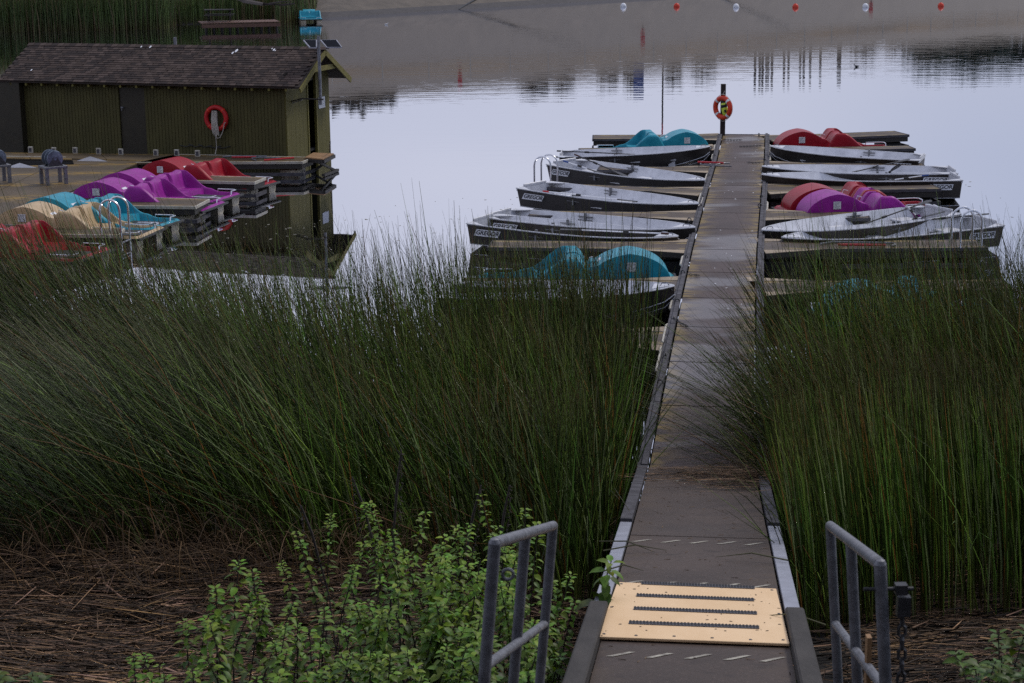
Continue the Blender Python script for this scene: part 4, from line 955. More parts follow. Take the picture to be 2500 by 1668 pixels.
oar('short silver oar poking over the stern of the top left rowboat', Q2(757, 724), .62, Q2(1120, 742), .35, M['black'])
oar('brown-gripped dark oar propped up in the second left rowboat', Q2(935, 702), .85, Q2(1395, 895), .40, mat('brown_grip', (.06, .02, .015), .5), M['oar'])
oar('blue-gripped silver oar in the second left rowboat', Q2(838, 758), .66, Q2(1190, 872), .40, M['bluegrip'])
oar('red-gripped silver oar in the left rowboat with clear name plate', Q2(660, 1022), .56, Q2(1478, 1112), .48, M['redtube'])
oar('oar lying in the inner left paired rowboat', Q2(800, 1290), .45, Q2(1170, 1316), .45, M['black'], M['oar'])
oar('silver oar with broad black blade across the outer left paired rowboat', Q2(1752, 1392), .60, Q2(815, 1352), .50, mat('brown_grip', (.06, .02, .015), .5))
oar('dark oar slanting over the top right rowboat stern', Q3(848, 425), .46, Q3(1262, 328), .62, M['black'], M['oar'])
oar('dark oar sticking up from the upper close right rowboat', Q3(1060, 470), .35, Q3(1192, 370), .80, M['black'], M['oar'])
oar('blue-gripped oar in the lower close right rowboat', Q3(1408, 445), .66, Q3(1010, 500), .42, M['bluegrip'])
oar('black-bladed oar in the lower close right rowboat', Q3(1300, 462), .4, Q3(970, 447), .5, M['black'], M['oar'])
oar('long dark oar slanting over the upper slanted right rowboat', Q3(862, 832), .42, Q3(1422, 632), .78, M['black'], M['oar'])
oar('red-gripped silver oar leaning in the upper slanted right rowboat', Q3(1215, 642), .95, Q3(1375, 800), .35, M['redtube'])
oar('black oar with wide blade in the lower slanted right rowboat', Q3(1150, 812), .40, Q3(1530, 712), .72, M['black'])
oar('long black oar resting on the stern of the lower slanted right rowboat', Q3(1290, 785), .5, Q3(1852, 730), .62, M['black'], M['oar'])

# ------------------------------------------------------------------ pedal boats
PL, PW = 3.05, 1.56
def sstep(a, b, x):
    t = np.clip((x-a)/(b-a), 0, 1); return t*t*(3-2*t)
def top_height(x, y):
    """x 0 stern .. PL bow, y -PW/2..PW/2"""
    ay = np.abs(y); base = .31+.0*x
    z = base-.05*sstep(.66, .78, ay)
    u = (x-.74)/.62; arc = np.clip(1-np.abs(u)**2.2, 0, 1)**.5; fl = np.clip(1-np.abs((x-.74)/.95), 0, 1)**2*.07
    z = z+(.46*arc+fl)*(1-sstep(.425, .445, ay))
    per = 1-.42*np.exp(-((ay)/.055)**4)
    scoop = 1-.08*np.cos(np.clip((ay-.37)/.33, -1, 1)*math.pi/2)
    back = .50*sstep(1.20, 1.56, x)*per*scoop*(1-sstep(.70, .77, ay)*.2)
    front = sstep(1.66, 1.86, x); inn = 1-sstep(.61, .65, ay); mid = np.exp(-((ay)/.05)**2)
    arm = .49-.41*sstep(1.70, 2.30, x)
    seat = back*(1-front)+front*(.07*inn+(1-inn)*arm+mid*.05)
    drop = sstep(2.18, 2.24, x)
    foot = -.11*(1-sstep(.62, .68, ay)); out = sstep(2.30, 2.55, x)
    sidew = (1-inn)*arm*(1-out)
    body = seat*(1-drop)+drop*(foot*(1-sstep(2.9, 2.98, x))+sidew)
    z = z+np.where(x > 1.20, body, 0)
    z = base-.05*sstep(.66, .78, ay)+(z-(base-.05*sstep(.66, .78, ay)))*(1-sstep(.725, .772, ay))
    return z-.04*sstep(PL-.10, PL, x)-.06*sstep(.10, 0, x)
def make_pedal(m, label_m):
    root = empty('pedal_boat', None, 'pedal boat')
    nx, ny = 132, 76
    X = np.linspace(0, PL, nx); Y = np.sort(np.concatenate([np.linspace(-PW/2, PW/2, 56), [q*k for q in (-1, 1) for k in (.422, .428, .434, .440, .446, .605, .62,   .635, .655, .02, .725, .735, .745, .755, .765, .772)]])); X = np.sort(np.concatenate([np.linspace(0, PL, 110), .74+.62*np.array([-.999, -.99, -.975, -.95, .95, .975, .99, .999])]))
    nx, ny = len(X), len(Y)
    gx, gy = np.meshgrid(X, Y, indexing='ij'); Z = top_height(gx, gy)
    # plan taper: stern narrows a little, rounded corners
    sc_ = 1-.20*np.clip((.55-gx)/.55, 0, 1)**2-.03*np.clip((gx-2.8)/.25, 0, 1)
    V = np.stack([gx-PL/2, gy*sc_, Z], -1).reshape(-1, 3); idx = np.arange(nx*ny).reshape(nx, ny)
    F = np.stack([idx[:-1, :-1], idx[1:, :-1], idx[1:, 1:], idx[:-1, 1:]], -1).reshape(-1, 4)
    o_ = numesh('moulded_deck', V, F, m); o_.parent = root
    o_.data.set_sharp_from_angle(angle=R(60))
    # outline
    def outline(off=0, z=.30, hoff=0):
        P = []
        for x in np.linspace(0, PL, 14):
            P.append((x-PL/2, -(PW/2+off)*(1-.20*max(0, (.55-x)/.55)**2-.03*max(0, (x-2.8)/.25)), z))
        for x in np.linspace(PL, 0, 14):
            P.append((x-PL/2, (PW/2+off)*(1-.20*max(0, (.55-x)/.55)**2-.03*max(0, (x-2.8)/.25)), z))
        return P
    b = MB(); b.tube([Vector(p) for p in outline(.012, .245)], .030, 6, closed=True); b.build('rub_rail', M['black'], root, smooth=True)
    for s_ in (-1, 1):
        b = MB(); rows = []
        for x, zt in ((0, .05), (.2, -.10), (.6, -.16), (2.7, -.16), (2.9, -.12), (2.98, 0)):
            yo = s_*(PW/2-.03)*(1-.20*max(0, (.55-x)/.55)**2); yi = s_*.36
            rows.append([(x-PL/2, yo, .26), (x-PL/2, yo-s_*.03, (zt+.26)/2), (x-PL/2, yo-s_*.06, zt+.02), (x-PL/2, yo-s_*.10, zt), (x-PL/2, yi+s_*.05, zt), (x-PL/2, yi+s_*.02, zt+.03), (x-PL/2, yi, .26)])
        b.grid(rows); b.add(rows[-1], [tuple(range(7))]); b.add(rows[0], [tuple(range(7))]); b.build('pontoon', M['cream'], root, smooth=True)
    b = MB(); b.box((-PL/2+.2, -.33, .20), (PL/2-.1, .33, .27)); b.build('under_deck', M['black'], root)
    # bow rails
    for s_ in (-1, 1):
        y = s_*.66; b = MB(); pts_ = [(.78+.2, y, .28), (.80+.2, y, .37), (1.36, y, .375), (1.44, y-s_*.06, .375), (1.44, y-s_*.28, .375), (1.44, y-s_*.30, .28)]
        b.tube(pts_, .014, 6); b.build('bow_rail', M['chrome'], root, smooth=True)
    b = MB(); pts_ = [Vector((-.28, 0, .36)), Vector((-.29, 0, .62)), Vector((-.25, .0, .72)), Vector((-.18, 0, .70)), Vector((-.17, 0, .62))]; b.tube(pts_, .012, 6); b.build('steering_lever', M['chrome'], root, smooth=True)
    # stickers
    for s_ in (-1, 1):
        b = MB(); mt = Matrix.Translation((.72-PL/2, s_*.4475, .60)) @ Matrix.Rotation(0 if s_ < 0 else math.pi, 4, 'Z')
        b.box((-.075, -.004, -.085), (.075, .0, .085), mt); st = b.build('safety_sticker', M['paper'], root)
        b = MB()
        for k in range(5): b.box((-.06, -.0065, .055-k*.025), (.06-.03*(k % 3), -.0045, .063-k*.025), mt)
        b.box((-.06, -.0065, -.075), (.06, -.0045, -.066), mt); b.build('print', M['print_'], st)
    a_ = .82; cx_, cz_ = .72-PL/2+.66*math.sin(a_)*1.0, .36+.44*math.cos(a_)
    b = MB(); mt = Matrix.Translation((.72-PL/2+.62*.80, .0, .31+.46*.62+.03)) @ Matrix.Rotation(.72, 4, 'Y'); b.box((-.07, -.2, -.0), (.07, .02, .008), mt); b.build('warning_sticker', M['paper'], root)
    b = MB(); b.tube([(-PL/2+.35, -.70, .34), (-PL/2+.35, -.72, .37), (-PL/2+.5, -.72, .37), (-PL/2+.5, -.70, .34)], .010, 5); b.build('cleat', M['steel'], root)
    return root
protos = {}
def put_pedal(colr, label, st, bw, z=.42, group='pedal boats', dz=0, Lf=None, pit=0):
    a = at(*st, z); c = at(*bw, z); d_ = c-a
    if colr in protos: o_ = copy_tree(protos[colr])
    else: o_ = make_pedal(M[colr], None); protos[colr] = o_
    L = Lf or d_.length; yaw = math.atan2(d_.y, d_.x); md = a+d_.normalized()*L/2
    o_.location = (md.x, md.y, dz); o_.rotation_euler = (pit, 0, yaw); o_.scale = (min(L/PL, 1.2),)*1+(1, 1)
    return tag(o_, label, 'pedal boat', group)
put_pedal('cyan', 'turquoise pedal boat at the far left end of the walkway', (1738, 353), (1455, 358))
put_pedal('cyan', 'large turquoise pedal boat moored mid walkway on the left', (1655, 664), (1165, 668))
put_pedal('red', 'dark red pedal boat at the far right end of the walkway', (1880, 354), (2178, 350))
put_pedal('red', 'red pedal boat beside the purple one right of the walkway', (1902, 500), (2276, 489))
put_pedal('purple', 'purple pedal boat in front of a red one, right of the walkway', (1940, 517), (2304, 504))
put_pedal('cyan', 'bright blue pedal boat screened by the right reeds', (1992, 754), (2452, 742))
put_pedal('red', 'red pedal boat moored closest to the shed', Q1(935, 925), Q1(1745, 968))
put_pedal('purple', 'upper purple pedal boat of the pair at the platform', Q1(650, 1010), Q1(1500, 1050))
put_pedal('purple', 'lower purple pedal boat of the pair at the platform', Q1(475, 1078), Q1(1415, 1105))
put_pedal('cyan', 'turquoise pedal boat beside the beige one at the platform', Q1(130, 1178), Q1(1115, 1225))
put_pedal('beige', 'beige pedal boat in front of the turquoise one at the platform', Q1(-40, 1250), Q1(1015, 1275))
put_pedal('red', 'red pedal boat in the lower left behind the reeds', (-160, 585), Q1(640, 1420))
# lone pedal boat across the lake, seen from its bow
a = at(752, 56, 0); o_ = copy_tree(protos['cyan']); o_.location = (a.x, a.y+1.2, 0); o_.rotation_euler = (0, 0, R(-80)); tag(o_, 'lone turquoise pedal boat drifting by the dam across the lake', 'pedal boat', 'pedal boats')

# ------------------------------------------------------------------ ladders
def ladder(label, p, yaw, h=.75, w_=.42):
    o_ = empty('bathing_ladder', label, 'ladder', mtx=Matrix.Translation(p) @ Matrix.Rotation(yaw, 4, 'Z'))
    for s_ in (-1, 1):
        b_ = MB(); y = s_*w_/2; pts_ = [(-.22, y, 0), (-.22, y, h*.62)]+[(-.22*math.cos(a), y, h*.62+.22*math.sin(a)) for a in np.linspace(0, math.pi, 9)]+[(.22, y, h*.3), (.22, y, -.9)]
        b_.tube(pts_, .023, 8); b_.build('side_rail', M['chrome'], o_, smooth=True)
    for z in (-.15, -.42, -.7):
        b_ = MB(); b_.tube([(.22, -w_/2, z), (.22, w_/2, z)], .018, 6); b_.build('rung', M['steel'], o_)
    return o_
ladder('bathing ladder on the end of the left finger dock between rowboats', at(1333, 446), R(155), .72)
ladder('bathing ladder at the end of the wide right finger dock', at(2358, 600), R(10), .82)
ladder('bathing ladder at the end of the finger dock left of the reeds', at(282, 571), R(-12), .85)

# ------------------------------------------------------------------ rescue hooks
def crook(label, pts_, redseg):
    o_ = empty('rescue_hook', label, 'rescue hook', pts_[0]); iv_ = Matrix.Translation(-Vector(pts_[0]))
    b_ = MB(); b_.tube([iv_ @ p for p in pts_], .020, 7); b_.build('pole', M['steel'], o_, smooth=True)
    b_ = MB(); b_.tube([iv_ @ p for p in redseg], .026, 7); b_.build('red_sleeve', M['redtube'], o_, smooth=True)
crook('grey hook with red sleeve lying across the walkway edge', [at(*Q2(2300, 806), .50), at(*Q2(2100, 800), .50), at(*Q2(2030, 790), .52), at(*Q2(2035, 772), .53)], [at(*Q2(2005, 768), .56), at(*Q2(2215, 776), .54)])
crook('thin grey hook beside the red-sleeved one on the walkway edge', [at(*Q2(2285, 779), .51), at(*Q2(2225, 778), .52), at(*Q2(2160, 792), .52), at(*Q2(2060, 788), .52)], [at(*Q2(2200, 776), .54), at(*Q2(2230, 777), .54)])
crook('rescue hook with red sleeve nearest the shed platform end', [at(*Q1(1690, 842), .48), at(*Q1(1665, 835), .48), at(*Q1(1665, 826), .48), at(*Q1(1720, 823), .48), at(*Q1(1850, 826), .48)], [at(*Q1(1745, 842), .49), at(*Q1(1940, 826), .50)])
crook('rescue hook with faded pink sleeve along the shed wall', [at(*Q1(1470, 820), .48), at(*Q1(1520, 815), .48), at(*Q1(1600, 814), .48), at(*Q1(1760, 815), .48)], [at(*Q1(1530, 822), .48), at(*Q1(1690, 820), .48)])
crook('rescue hook with red sleeve lying on the wide right finger dock', [at(*Q3(610, 952), .48), at(*Q3(700, 938), .48), at(*Q3(1140, 945), .48), at(*Q3(1165, 958), .48), at(*Q3(1130, 966), .48)], [at(*Q3(740, 958), .49), at(*Q3(1090, 962), .49)])

# ------------------------------------------------------------------ winches
def winch(label, p, yaw):
    o_ = empty('winch', label, 'winch', mtx=Matrix.Translation(p) @ Matrix.Rotation(yaw, 4, 'Z'))
    for sx in (-1, 1):
        for sy in (-1, 1):
            b_ = MB(); b_.box((sx*.24-.04, sy*.20-.04, 0), (sx*.24+.04, sy*.20+.04, .40)); b_.build('leg', M['steel'], o_, bevel=.004)
    b_ = MB(); b_.box((-.29, -.25, .40), (.29, .25, .46)); b_.build('table', M['darkwood'] if False else M['steel'], o_, bevel=.006)
    b_ = MB()
    mt = Matrix.Translation((0, 0, .64)) @ Matrix.Rotation(math.pi/2, 4, 'X')
    b_.lathe([(.19, -.20), (.21, -.19), (.21, -.17), (.12, -.16), (.12, .0), (.21, .01), (.21, .03), (.1, .04)], 22, mt); b_.build('drum', mat('worn_winch_metal', (.16, .19, .24), .4, .7, 6, metal=.5), o_, smooth=True)
    b_ = MB(); b_.lathe([(.05, .04), (.05, .14), (.20, .15), (.21, .17), (.20, .19), (.04, .2)], 22, mt); b_.build('gear_wheel', MATS['worn_winch_metal'], o_, smooth=True)
    for yy in (-.18, .06):
        b_ = MB(); b_.add([(-.2, yy-.02, .46), (.2, yy-.02, .46), (.05, yy-.02, .68), (-.05, yy-.02, .68), (-.2, yy+.02, .46), (.2, yy+.02, .46), (.05, yy+.02, .68), (-.05, yy+.02, .68)], [(3, 2, 1, 0), (4, 5, 6, 7), (0, 1, 5, 4), (1, 2, 6, 5), (2, 3, 7, 6), (3, 0, 4, 7)]); b_.build('side_cheek', M['chain'], o_)
winch('blue-grey drum winch on legs, right one of two on the platform', at(132, 449), R(35))
winch('drum winch on legs cut by the left edge of the picture', at(-5, 446), R(35))

# ------------------------------------------------------------------ buoys, birds
for i, (px, py, m_, nm) in enumerate(((1522, 17, 'paper', 'first white'), (1652, 17, 'ringred', 'first orange'), (1797, 18.5, 'paper', 'second white'), (1942, 18.5, 'ringred', 'second orange'), (2113, 18, 'paper', 'third white'), (2297, 16, 'ringred', 'third orange'))):
    p = at(px, py, 0); o_ = empty('buoy', '%s round buoy of the floating line, counted from the dam' % nm, 'buoy', p, 'line of round buoys')
    b = MB(); b.lathe([(.05, -.2), (.22, -.12), (.25, .05), (.19, .22), (.07, .30), (.02, .31)], 14); b.build('float', M[m_], o_, smooth=True)
    b = MB(); torus(b, (0, 0, .33), .04, .012, None, 8, 5); b.build('eye', M['steel'], o_)
def bird(label, cat, p, yaw, m_, s=1.0):
    # one continuous body grown from a skeleton
    me = bpy.data.meshes.new(cat); vv = [(-.26, 0, .10), (-.14, 0, .07), (.02, 0, .06), (.13, 0, .09), (.17, 0, .17), (.19, 0, .23), (.28, 0, .225)]
    me.from_pydata(vv, [(i, i+1) for i in range(6)], []); o_ = bpy.data.objects.new(cat, me); COL.objects.link(o_)
    o_.modifiers.new('s', 'SKIN'); rad = [.012, .06, .09, .06, .03, .04, .009]
    for v, r_ in zip(me.skin_vertices[0].data, rad): v.radius = (r_, r_*.95)
    me.skin_vertices[0].data[2].use_root = True; sb = o_.modifiers.new('u', 'SUBSURF'); sb.levels = sb.render_levels = 2
    me.materials.append(m_); o_.location = p; o_.rotation_euler = (0, 0, yaw); o_.scale = (s, s, s)
    return tag(o_, label, cat)
bird('small dark duck swimming on the open water', 'duck', at(2091, 164, 0), R(200), M['ink'], .6)
bird('small white gull sitting on the water by the dam', 'gull', at(943, 61, 0), R(10), M['paper'], .55)

fb_ = MB()
for i in range(260):
    if i < 170: x_, y_ = rnd.uniform(-9, -3.0), rnd.uniform(29, 41)
    elif i < 220: x_, y_ = rnd.uniform(-3, .5), rnd.uniform(30, 44)
    else: x_, y_ = rnd.uniform(9.5, 14), rnd.uniform(30, 46)
    s_ = rnd.uniform(.008, .03); fb_.lathe([(s_, .001), (s_*.6, .006)], 5, Matrix.Translation((x_, y_, 0)) @ Matrix.Rotation(rnd.random()*3, 4, 'Z') @ Matrix.Diagonal((rnd.uniform(1, 2.5), .5, 1, 1)))
tag(fb_.build('floating_debris', mat('pale_debris', (.32, .30, .24), .8, .4, 3)), 'tiny pale leaf bits floating on the calm water', 'debris', kind='stuff')
# ------------------------------------------------------------------ loose chains and ropes on the walkway
def ropeo(label, pts_, r_=.010):
    b_ = MB(); b_.tube(pts_, r_, 5); return tag(b_.build('mooring_rope', M['rope'], smooth=True), label, 'rope')
chain_obj([at(1667, 670, .47), at(1690, 671, .475), at(1708, 672, .475)], 'dark chain lying on the boards by the middle turquoise pedal boat')
chain_obj([at(1645, 780, .51), at(1660, 788, .475), at(1680, 797, .475)], 'twisted chain end lying on the boards above the reeds')
chain_obj([at(1858, 356, .50), at(1830, 357, .475), at(1806, 357.5, .475)], 'chain lying across the boards by the far right red pedal boat')
chain_obj([at(1856, 397, .50), at(1840, 397.5, .475), at(1823, 396, .475)], 'short chain on the boards level with the right rowboats')
chain_obj([at(1768, 340.5, .475), at(1790, 342, .475), at(1812, 341, .475)], 'chain on the boards at the far left corner of the walkway')
chain_obj([at(1640, 708, .66), at(1640, 722, .42), at(1653, 735, .48)], 'chain holding the bow of the reed-hidden rowboat')
ropeo('slack white rope along the third left rowboat bow', [at(1705, 503, .55), at(1712, 495, .5), at(1716, 482, .52)])
ropeo('white rope from the upper close right rowboat bow', [at(1862, 412, .55), at(1880, 422, .35), at(1900, 428, .3), at(1866, 428, .5)])
ropeo('white rope from the lower close right rowboat bow', [at(1862, 432, .55), at(1885, 446, .35), at(1866, 425, .5)])
ropeo('white rope under the inner left paired rowboat bow', [at(1697, 562, .50), at(1670, 574, .30), at(1630, 583, .25)])
# ------------------------------------------------------------------ litter lying on the ramp
n = 1500; u = np.clip(rng.beta(1.3, .6, n), -.05, 1.05); yy = np.concatenate([19.0+rng.normal(0, .45, n//2), 18.0+rng.random(n-n//2)*3.6])
P = []
k = (yy > 17.4) & ~((yy < 18.4) & (u < .55)) & (rng.random(n) < .25+.75*u**2+.4*(yy < 19.6)); u, yy = u[k], yy[k]; n = len(u)
base = np.array([(rp_(a, b_, .012) if b_ < 19.7 else DL(b_)+pv*DW*a+Vector((0, 0, .012)))[:] for a, b_ in zip(u, yy)]); base[:, 2] += rng.random(n)**2*.11*u
an = rng.normal(0.1, .5, n)+math.pi*(rng.random(n) < .5); L = .12+.7*rng.random(n)**2
c = np.array([.30, .18, .10])*(.12+1.8*rng.random((n, 1))**2)
V, F, C = stems(base, rng.normal(0, .01, n)+.01-RS*np.sin(an)*L*(yy < 19.6), np.stack([np.cos(an)*L, np.sin(an)*L], 1), np.ones(n), .003+.003*rng.random(n), c, 4, 3)
tag(numesh('dead_reeds', V, F, M['dead'], C, 'stuff'), 'broken reed stems strewn over the top of the walkway', 'dead reeds')
n = 60; yy = 11.5+rng.random(n)*7; u = np.where(rng.random(n) < .5, -.12+.12*rng.random(n), 1.12-.12*rng.random(n))
for lab, u0, y0, u1_, y1_ in (('long fallen stem lying across the right metal edge', 1.1, 13.75, .62, 13.9), ('bent green stem over the left metal edge', -.15, 13.95, .28, 14.15), ('second bent stem over the left metal edge', -.2, 14.4, .2, 14.05), ('thin stem over the plywood right corner', 1.22, 11.35, .87, 11.65), ('dry stem across the ramp near the first marks', 1.1, 18.2, .6, 18.3), ('green stem across the left plate', -.1, 13.05, .15, 13.2)):
    a = rp_(u0, y0, .03); c_ = rp_(u1_, y1_, .012); m_ = (a+c_)/2+Vector((0, 0, .05)); b = MB(); b.tube([a, m_, c_], [.007, .006, .002], 5)
    tag(b.build('fallen_stem', mat('fallen_green_stem', (.07, .07, .025), .6)), lab, 'reed stem')

# ------------------------------------------------------------------ leafy plants
def leaf_arrays(n_):
    """template leaf: 8 triangles, x along, folded, drooping"""
    pts_ = [(0, 0, 0)]; L = 1.0
    rows = [(.25, .26, .02), (.55, .27, -.03), (.8, .15, -.12), (1.0, 0, -.24)]
    v = [(0, 0, 0)]
    for x, hw, z in rows[:3]: v += [(x, -hw, z+.05), (x, 0, z-.02), (x, hw, z+.05)]
    v.append((1.0, 0, -.26))
    f = [(0, 1, 2), (0, 2, 3), (1, 4, 5), (1, 5, 2), (2, 5, 6), (2, 6, 3), (4, 7, 8), (4, 8, 5), (5, 8, 9), (5, 9, 6), (7, 10, 8), (8, 10, 9)]
    return np.array(v, float), np.array(f)
LV, LF = leaf_arrays(1)
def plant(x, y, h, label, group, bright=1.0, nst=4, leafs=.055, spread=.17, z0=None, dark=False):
    z0 = gz(x, y) if z0 is None else z0
    o_ = empty('leafy_plant', label, 'plant', (x, y, z0), group)
    sb = MB(); VV = []; FF = []; CC = []; off = 0
    for s_ in range(nst):
        a = rnd.uniform(0, 6.28); r_ = rnd.uniform(0, spread); hh = h*(1 if s_ == 0 else rnd.uniform(.6, 1.0)); lx, ly = rnd.uniform(-.2, .2)*h, rnd.uniform(-.15, .15)*h
        p0 = Vector((math.cos(a)*r_, math.sin(a)*r_, -.05))
        P = [p0+Vector((lx*t*t, ly*t*t, hh*t)) for t in (0, .33, .66, 1)]
        sb.tube(P, [.008, .006, .005, .003], 4)
        nl = int(hh/.034); an = rnd.uniform(0, 3)
        for i in range(nl):
            t = .12+.88*(i+.5)/nl; c_ = p0+Vector((lx*t*t, ly*t*t, hh*t)); an += math.pi/2+rnd.uniform(-.3, .3)
            sz = leafs*1.2*(1.3-.6*t)*rnd.uniform(.7, 1.25)*(1.0 if t < .93 else .8)
            if (t < .6 and rnd.random() < .55) or rnd.random() < .12: continue
            for q in range(2 if t < .9 else 4):
                aa = an+q*(math.pi if t < .9 else math.pi/2)+rnd.uniform(-.3, .3); pit = rnd.uniform(-.1, .6) if t < .9 else rnd.uniform(-.5, .1)
                mt = np.array((Matrix.Rotation(aa, 3, 'Z') @ Matrix.Rotation(pit, 3, 'Y') @ Matrix.Rotation(rnd.uniform(-.4, .4), 3, 'X')))
                st = Vector((math.cos(aa), math.sin(aa), .1))*(.012+.35*leafs*(1-t))
                vv = (LV*sz*1.35) @ mt.T+np.array(c_+st); VV.append(vv); FF.append(LF+off); off += len(LV)
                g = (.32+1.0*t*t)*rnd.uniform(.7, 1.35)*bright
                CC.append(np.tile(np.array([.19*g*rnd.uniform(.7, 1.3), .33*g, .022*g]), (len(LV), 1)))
        # side shoots
    sb.build('stem', M['stem'], o_)
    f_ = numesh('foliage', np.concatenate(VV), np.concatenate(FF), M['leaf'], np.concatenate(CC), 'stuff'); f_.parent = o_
    return o_
def ray_ground(px, py):
    r_ = ray(px, py); t = 3
    while t < 60:
        p = Vector((0, 0, CAMZ))+r_*t
        if p.z <= gz(p.x, p.y): return p
        t += .05
    return p
# tip pixels (photo) -> base under tip at given distance
PT = [ (560, 1375, 12.3, 3, .065), (520, 1400, 11.6, 3, .06), (640, 1400, 11.9, 4, .06), (455, 1470, 11.5, 3, .055), (380, 1555, 10.9, 3, .055), (350, 1560, 10.6, 3, .05), (560, 1500, 10.9, 4, .06), (640, 1520, 10.6, 4, .06), (700, 1440, 11.9, 4, .055),
      (760, 1230, 13.4, 2, .045), (800, 1270, 13.0, 3, .05), (830, 1330, 12.7, 4, .05), (870, 1380, 12.2, 5, .05), (930, 1230, 13.0, 3, .045), (980, 1190, 13.2, 4, .05), (1010, 1240, 12.8, 5, .05), (1060, 1320, 12.4, 5, .05), (1030, 1290, 12.0, 5, .055), (1110, 1290, 12.4, 4, .05), (1140, 1240, 12.9, 3, .045),
      (1230, 1175, 13.4, 3, .045), (1290, 1210, 13.2, 3, .045), (1270, 1270, 12.8, 4, .05), (1180, 1350, 12.1, 5, .055), (1250, 1390, 11.8, 5, .055), (1340, 1370, 12.4, 4, .05), (1370, 1430, 12.0, 4, .05), (1320, 1480, 11.3, 5, .055), (1120, 1440, 11.4, 5, .06), (1040, 1430, 11.4, 5, .06), (960, 1430, 11.4, 5, .06), (880, 1470, 11.2, 5, .06), (800, 1480, 11.2, 5, .06), (730, 1560, 10.5, 5, .06), (820, 1590, 10.2, 5, .06), (900, 1570, 10.3, 5, .06), (990, 1560, 10.2, 5, .06), (1080, 1570, 10.2, 5, .06), (1220, 1540, 10.4, 5, .06), (1300, 1590, 10.0, 4, .06), (480, 1600, 10.2, 4, .055), (400, 1620, 10.1, 3, .055), (1180, 1640, 9.5, 4, .06), (600, 1620, 9.9, 5, .06), (1120, 1500, 10.8, 5, .06)]
ORD = ['first', 'second', 'third', 'fourth', 'fifth', 'sixth', 'seventh', 'eighth', 'ninth', 'tenth', 'eleventh', 'twelfth', 'thirteenth', 'fourteenth', 'fifteenth', 'sixteenth', 'seventeenth', 'eighteenth', 'nineteenth', 'twentieth']
rows_ = {0: 'of those beside the dead reed mat', 1: 'of those rising against the dark reeds', 2: 'of those beside the left handrail', 3: 'of the low front thicket'}
def row_of(px, py): return 0 if px < 600 else 2 if px > 1150 else 1 if py < 1330 else 3
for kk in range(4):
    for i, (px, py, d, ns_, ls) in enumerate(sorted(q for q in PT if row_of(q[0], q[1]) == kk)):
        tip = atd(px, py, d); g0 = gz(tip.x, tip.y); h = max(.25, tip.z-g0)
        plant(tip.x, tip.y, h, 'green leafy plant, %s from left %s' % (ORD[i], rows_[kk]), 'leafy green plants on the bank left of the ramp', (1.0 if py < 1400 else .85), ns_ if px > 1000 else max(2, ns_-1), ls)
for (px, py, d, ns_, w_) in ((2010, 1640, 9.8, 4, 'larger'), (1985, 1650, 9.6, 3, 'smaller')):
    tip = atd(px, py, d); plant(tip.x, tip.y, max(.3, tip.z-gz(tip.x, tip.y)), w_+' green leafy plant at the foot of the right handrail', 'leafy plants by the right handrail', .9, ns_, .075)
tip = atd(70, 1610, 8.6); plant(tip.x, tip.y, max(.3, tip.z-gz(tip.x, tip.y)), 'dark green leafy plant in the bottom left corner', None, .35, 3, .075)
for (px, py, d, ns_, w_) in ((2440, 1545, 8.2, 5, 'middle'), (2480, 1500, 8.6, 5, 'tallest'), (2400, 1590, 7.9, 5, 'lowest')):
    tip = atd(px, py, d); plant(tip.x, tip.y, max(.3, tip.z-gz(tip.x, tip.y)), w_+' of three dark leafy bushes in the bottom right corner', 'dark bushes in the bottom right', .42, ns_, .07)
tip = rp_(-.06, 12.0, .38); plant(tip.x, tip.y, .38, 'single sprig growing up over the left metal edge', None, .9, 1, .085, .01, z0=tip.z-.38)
# dry flower spikes
for i, (px, py, d, dx) in enumerate(((980, 1100, 13.2, .12), (860, 1165, 13.3, -.25), (735, 1235, 13.4, -.22), (1175, 1185, 13.3, .2), (1245, 1185, 13.2, .15))):
    tip = atd(px, py, d); g0 = gz(tip.x, tip.y); b = MB(); H = tip.z-g0
    P = [Vector((dx*-1.2, 0, 0)), Vector((dx*-.9, 0, H*.5)), Vector((dx*-.35, 0, H*.85)), Vector((0, 0, H))]; b.tube(P, [.007, .006, .012, .006], 5)
    for j in range(60):
        t = .55+.45*rnd.random(); c_ = P[1].lerp(P[3], (t-.5)*2)+Vector((dx*.25*math.sin((t-.5)*6.28), 0, 0)); e = Vector((rnd.gauss(0, 1), rnd.gauss(0, 1), rnd.gauss(0, 1))).normalized()*.028; b.tube([c_, c_+e], [.005, .002], 3)
    tag(b.build('dry_flower_spike', mat('dry_spike', (.05, .04, .038), .9), loc=(tip.x, tip.y, g0)), 'dry dark flower spike above the green plants, %s from the left' % ['third', 'second', 'leftmost', 'fourth', 'last'][i], 'plant', 'dry flower spikes')

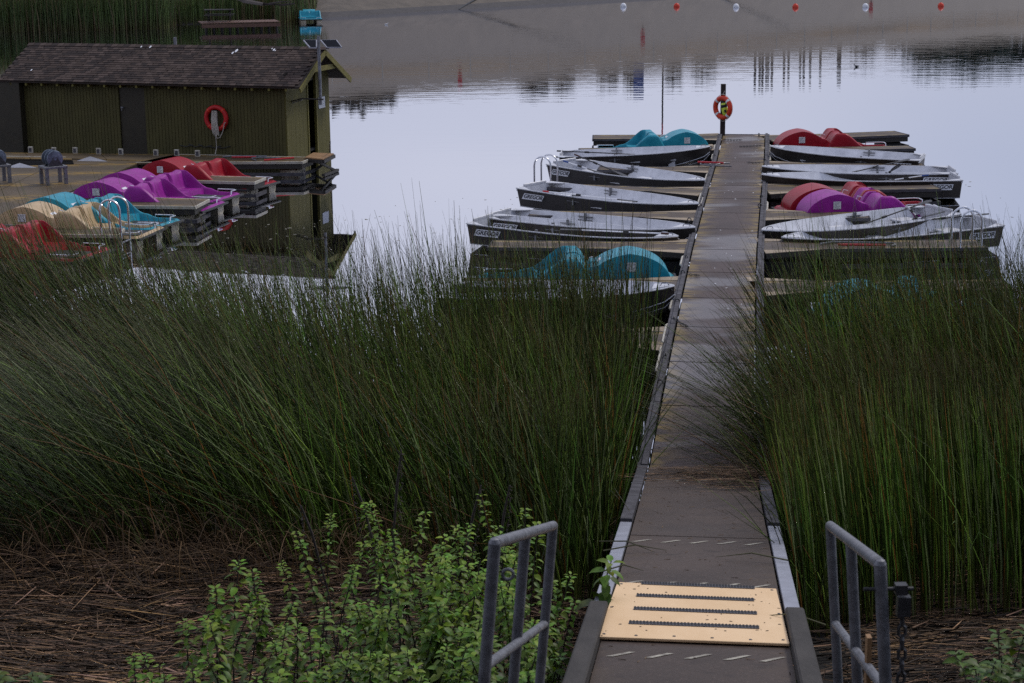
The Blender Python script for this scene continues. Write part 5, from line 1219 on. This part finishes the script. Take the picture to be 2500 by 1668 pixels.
# ------------------------------------------------------------------ trees and bushes behind the dam crest (seen mirrored)
def crown_tree(label, p, h, rad, colr, trunk=True, n_=1500):
    o_ = empty('tree', label, 'tree', p, 'trees beyond the dam crest')
    b_ = MB(); b_.tube([(0, 0, -.5), (.1, 0, h*.4), (0, .1, h*.8)], [.22, .16, .05], 6)
    for k in range(4): a = k*1.6; b_.tube([(.05, 0, h*.45), (math.cos(a)*rad*.6, math.sin(a)*rad*.6, h*.7)], [.08, .02], 5)
    b_.build('trunk', M['post'], o_)
    c_ = rng.normal(0, 1, (n_, 3)); c_ /= np.linalg.norm(c_, axis=1)[:, None]; rr = rng.random(n_)**.45
    lob = 1+.25*np.sin(c_[:, 0]*5+c_[:, 2]*4); P = c_*rr[:, None]*lob[:, None]*np.array([rad, rad, h*.42])+np.array([0, 0, h*.6])
    s_ = (.16+.16*rng.random(n_))*max(1, rad/4)*1.4; d1 = rng.normal(0, 1, (n_, 3)); d2 = rng.normal(0, 1, (n_, 3))
    V = np.stack([P, P+d1*s_[:, None], P+d2*s_[:, None]], 1).reshape(-1, 3); F = np.arange(n_*3).reshape(-1, 3)
    cc = np.repeat(np.array(colr)*(.5+.9*rng.random((n_, 1))), 3, 0); f_ = numesh('crown', V, F, M['leaf'], cc, 'stuff', smooth=False); f_.parent = o_
for i, (px, off, h, rad) in enumerate(((2330, 6, 5.0, 3.0), (2395, 8, 6.2, 4.2), (2450, 6, 6.6, 4.5), (2500, 9, 6.0, 4.5), (2560, 7, 6.5, 5))):
    crown_tree('dark evergreen beyond the dam crest, %s from the left' % ORD[i], crest_at(px, off)-Vector((0, 0, .5)), h, rad, (.03, .06, .045))
for i, (px, h, rad) in enumerate(((850, 1.6, 1.6), (905, 1.8, 2.2), (960, 1.4, 1.5), (1330, 1.7, 2.0), (1400, 1.5, 1.6), (1500, 1.3, 1.4), (1570, 1.9, .9), (1667, 2.2, .8), (1730, 1.6, 1.8), (2120, 1.6, 2.2), (2190, 1.3, 1.5))):
    crown_tree('low shrub on the dam crest, %s from the left' % ORD[i], crest_at(px, 2), h*.75, rad*.9, (.09, .08, .07), n_=350)

# unseen trees added behind the viewpoint to block sky and shade the near shore
for i, (x_, y_, h, rad) in enumerate(((-15, -9, 12, 5.5), (-7, -13, 14, 6), (1.5, -10, 12, 5.5), (9, -13, 13.5, 6), (17, -9, 12, 5.5), (-23, -5, 11, 5.5), (25, -6, 11, 5.5))):
    crown_tree('unseen broad tree added for shade behind the landing, %s in the row' % ORD[i], Vector((x_, y_, gz(x_, y_))), h, rad, (.03, .045, .02), n_=4200)
# dark trees behind the far reed bank
for i, (x_, y_) in enumerate(((-70, 150), (-60, 142), (-52, 148))):
    crown_tree('dark tree behind the far reed bank, %s from the left' % ORD[i], Vector((x_, y_, 2.5)), 7.5, 5.5, (.035, .055, .03), n_=2200)
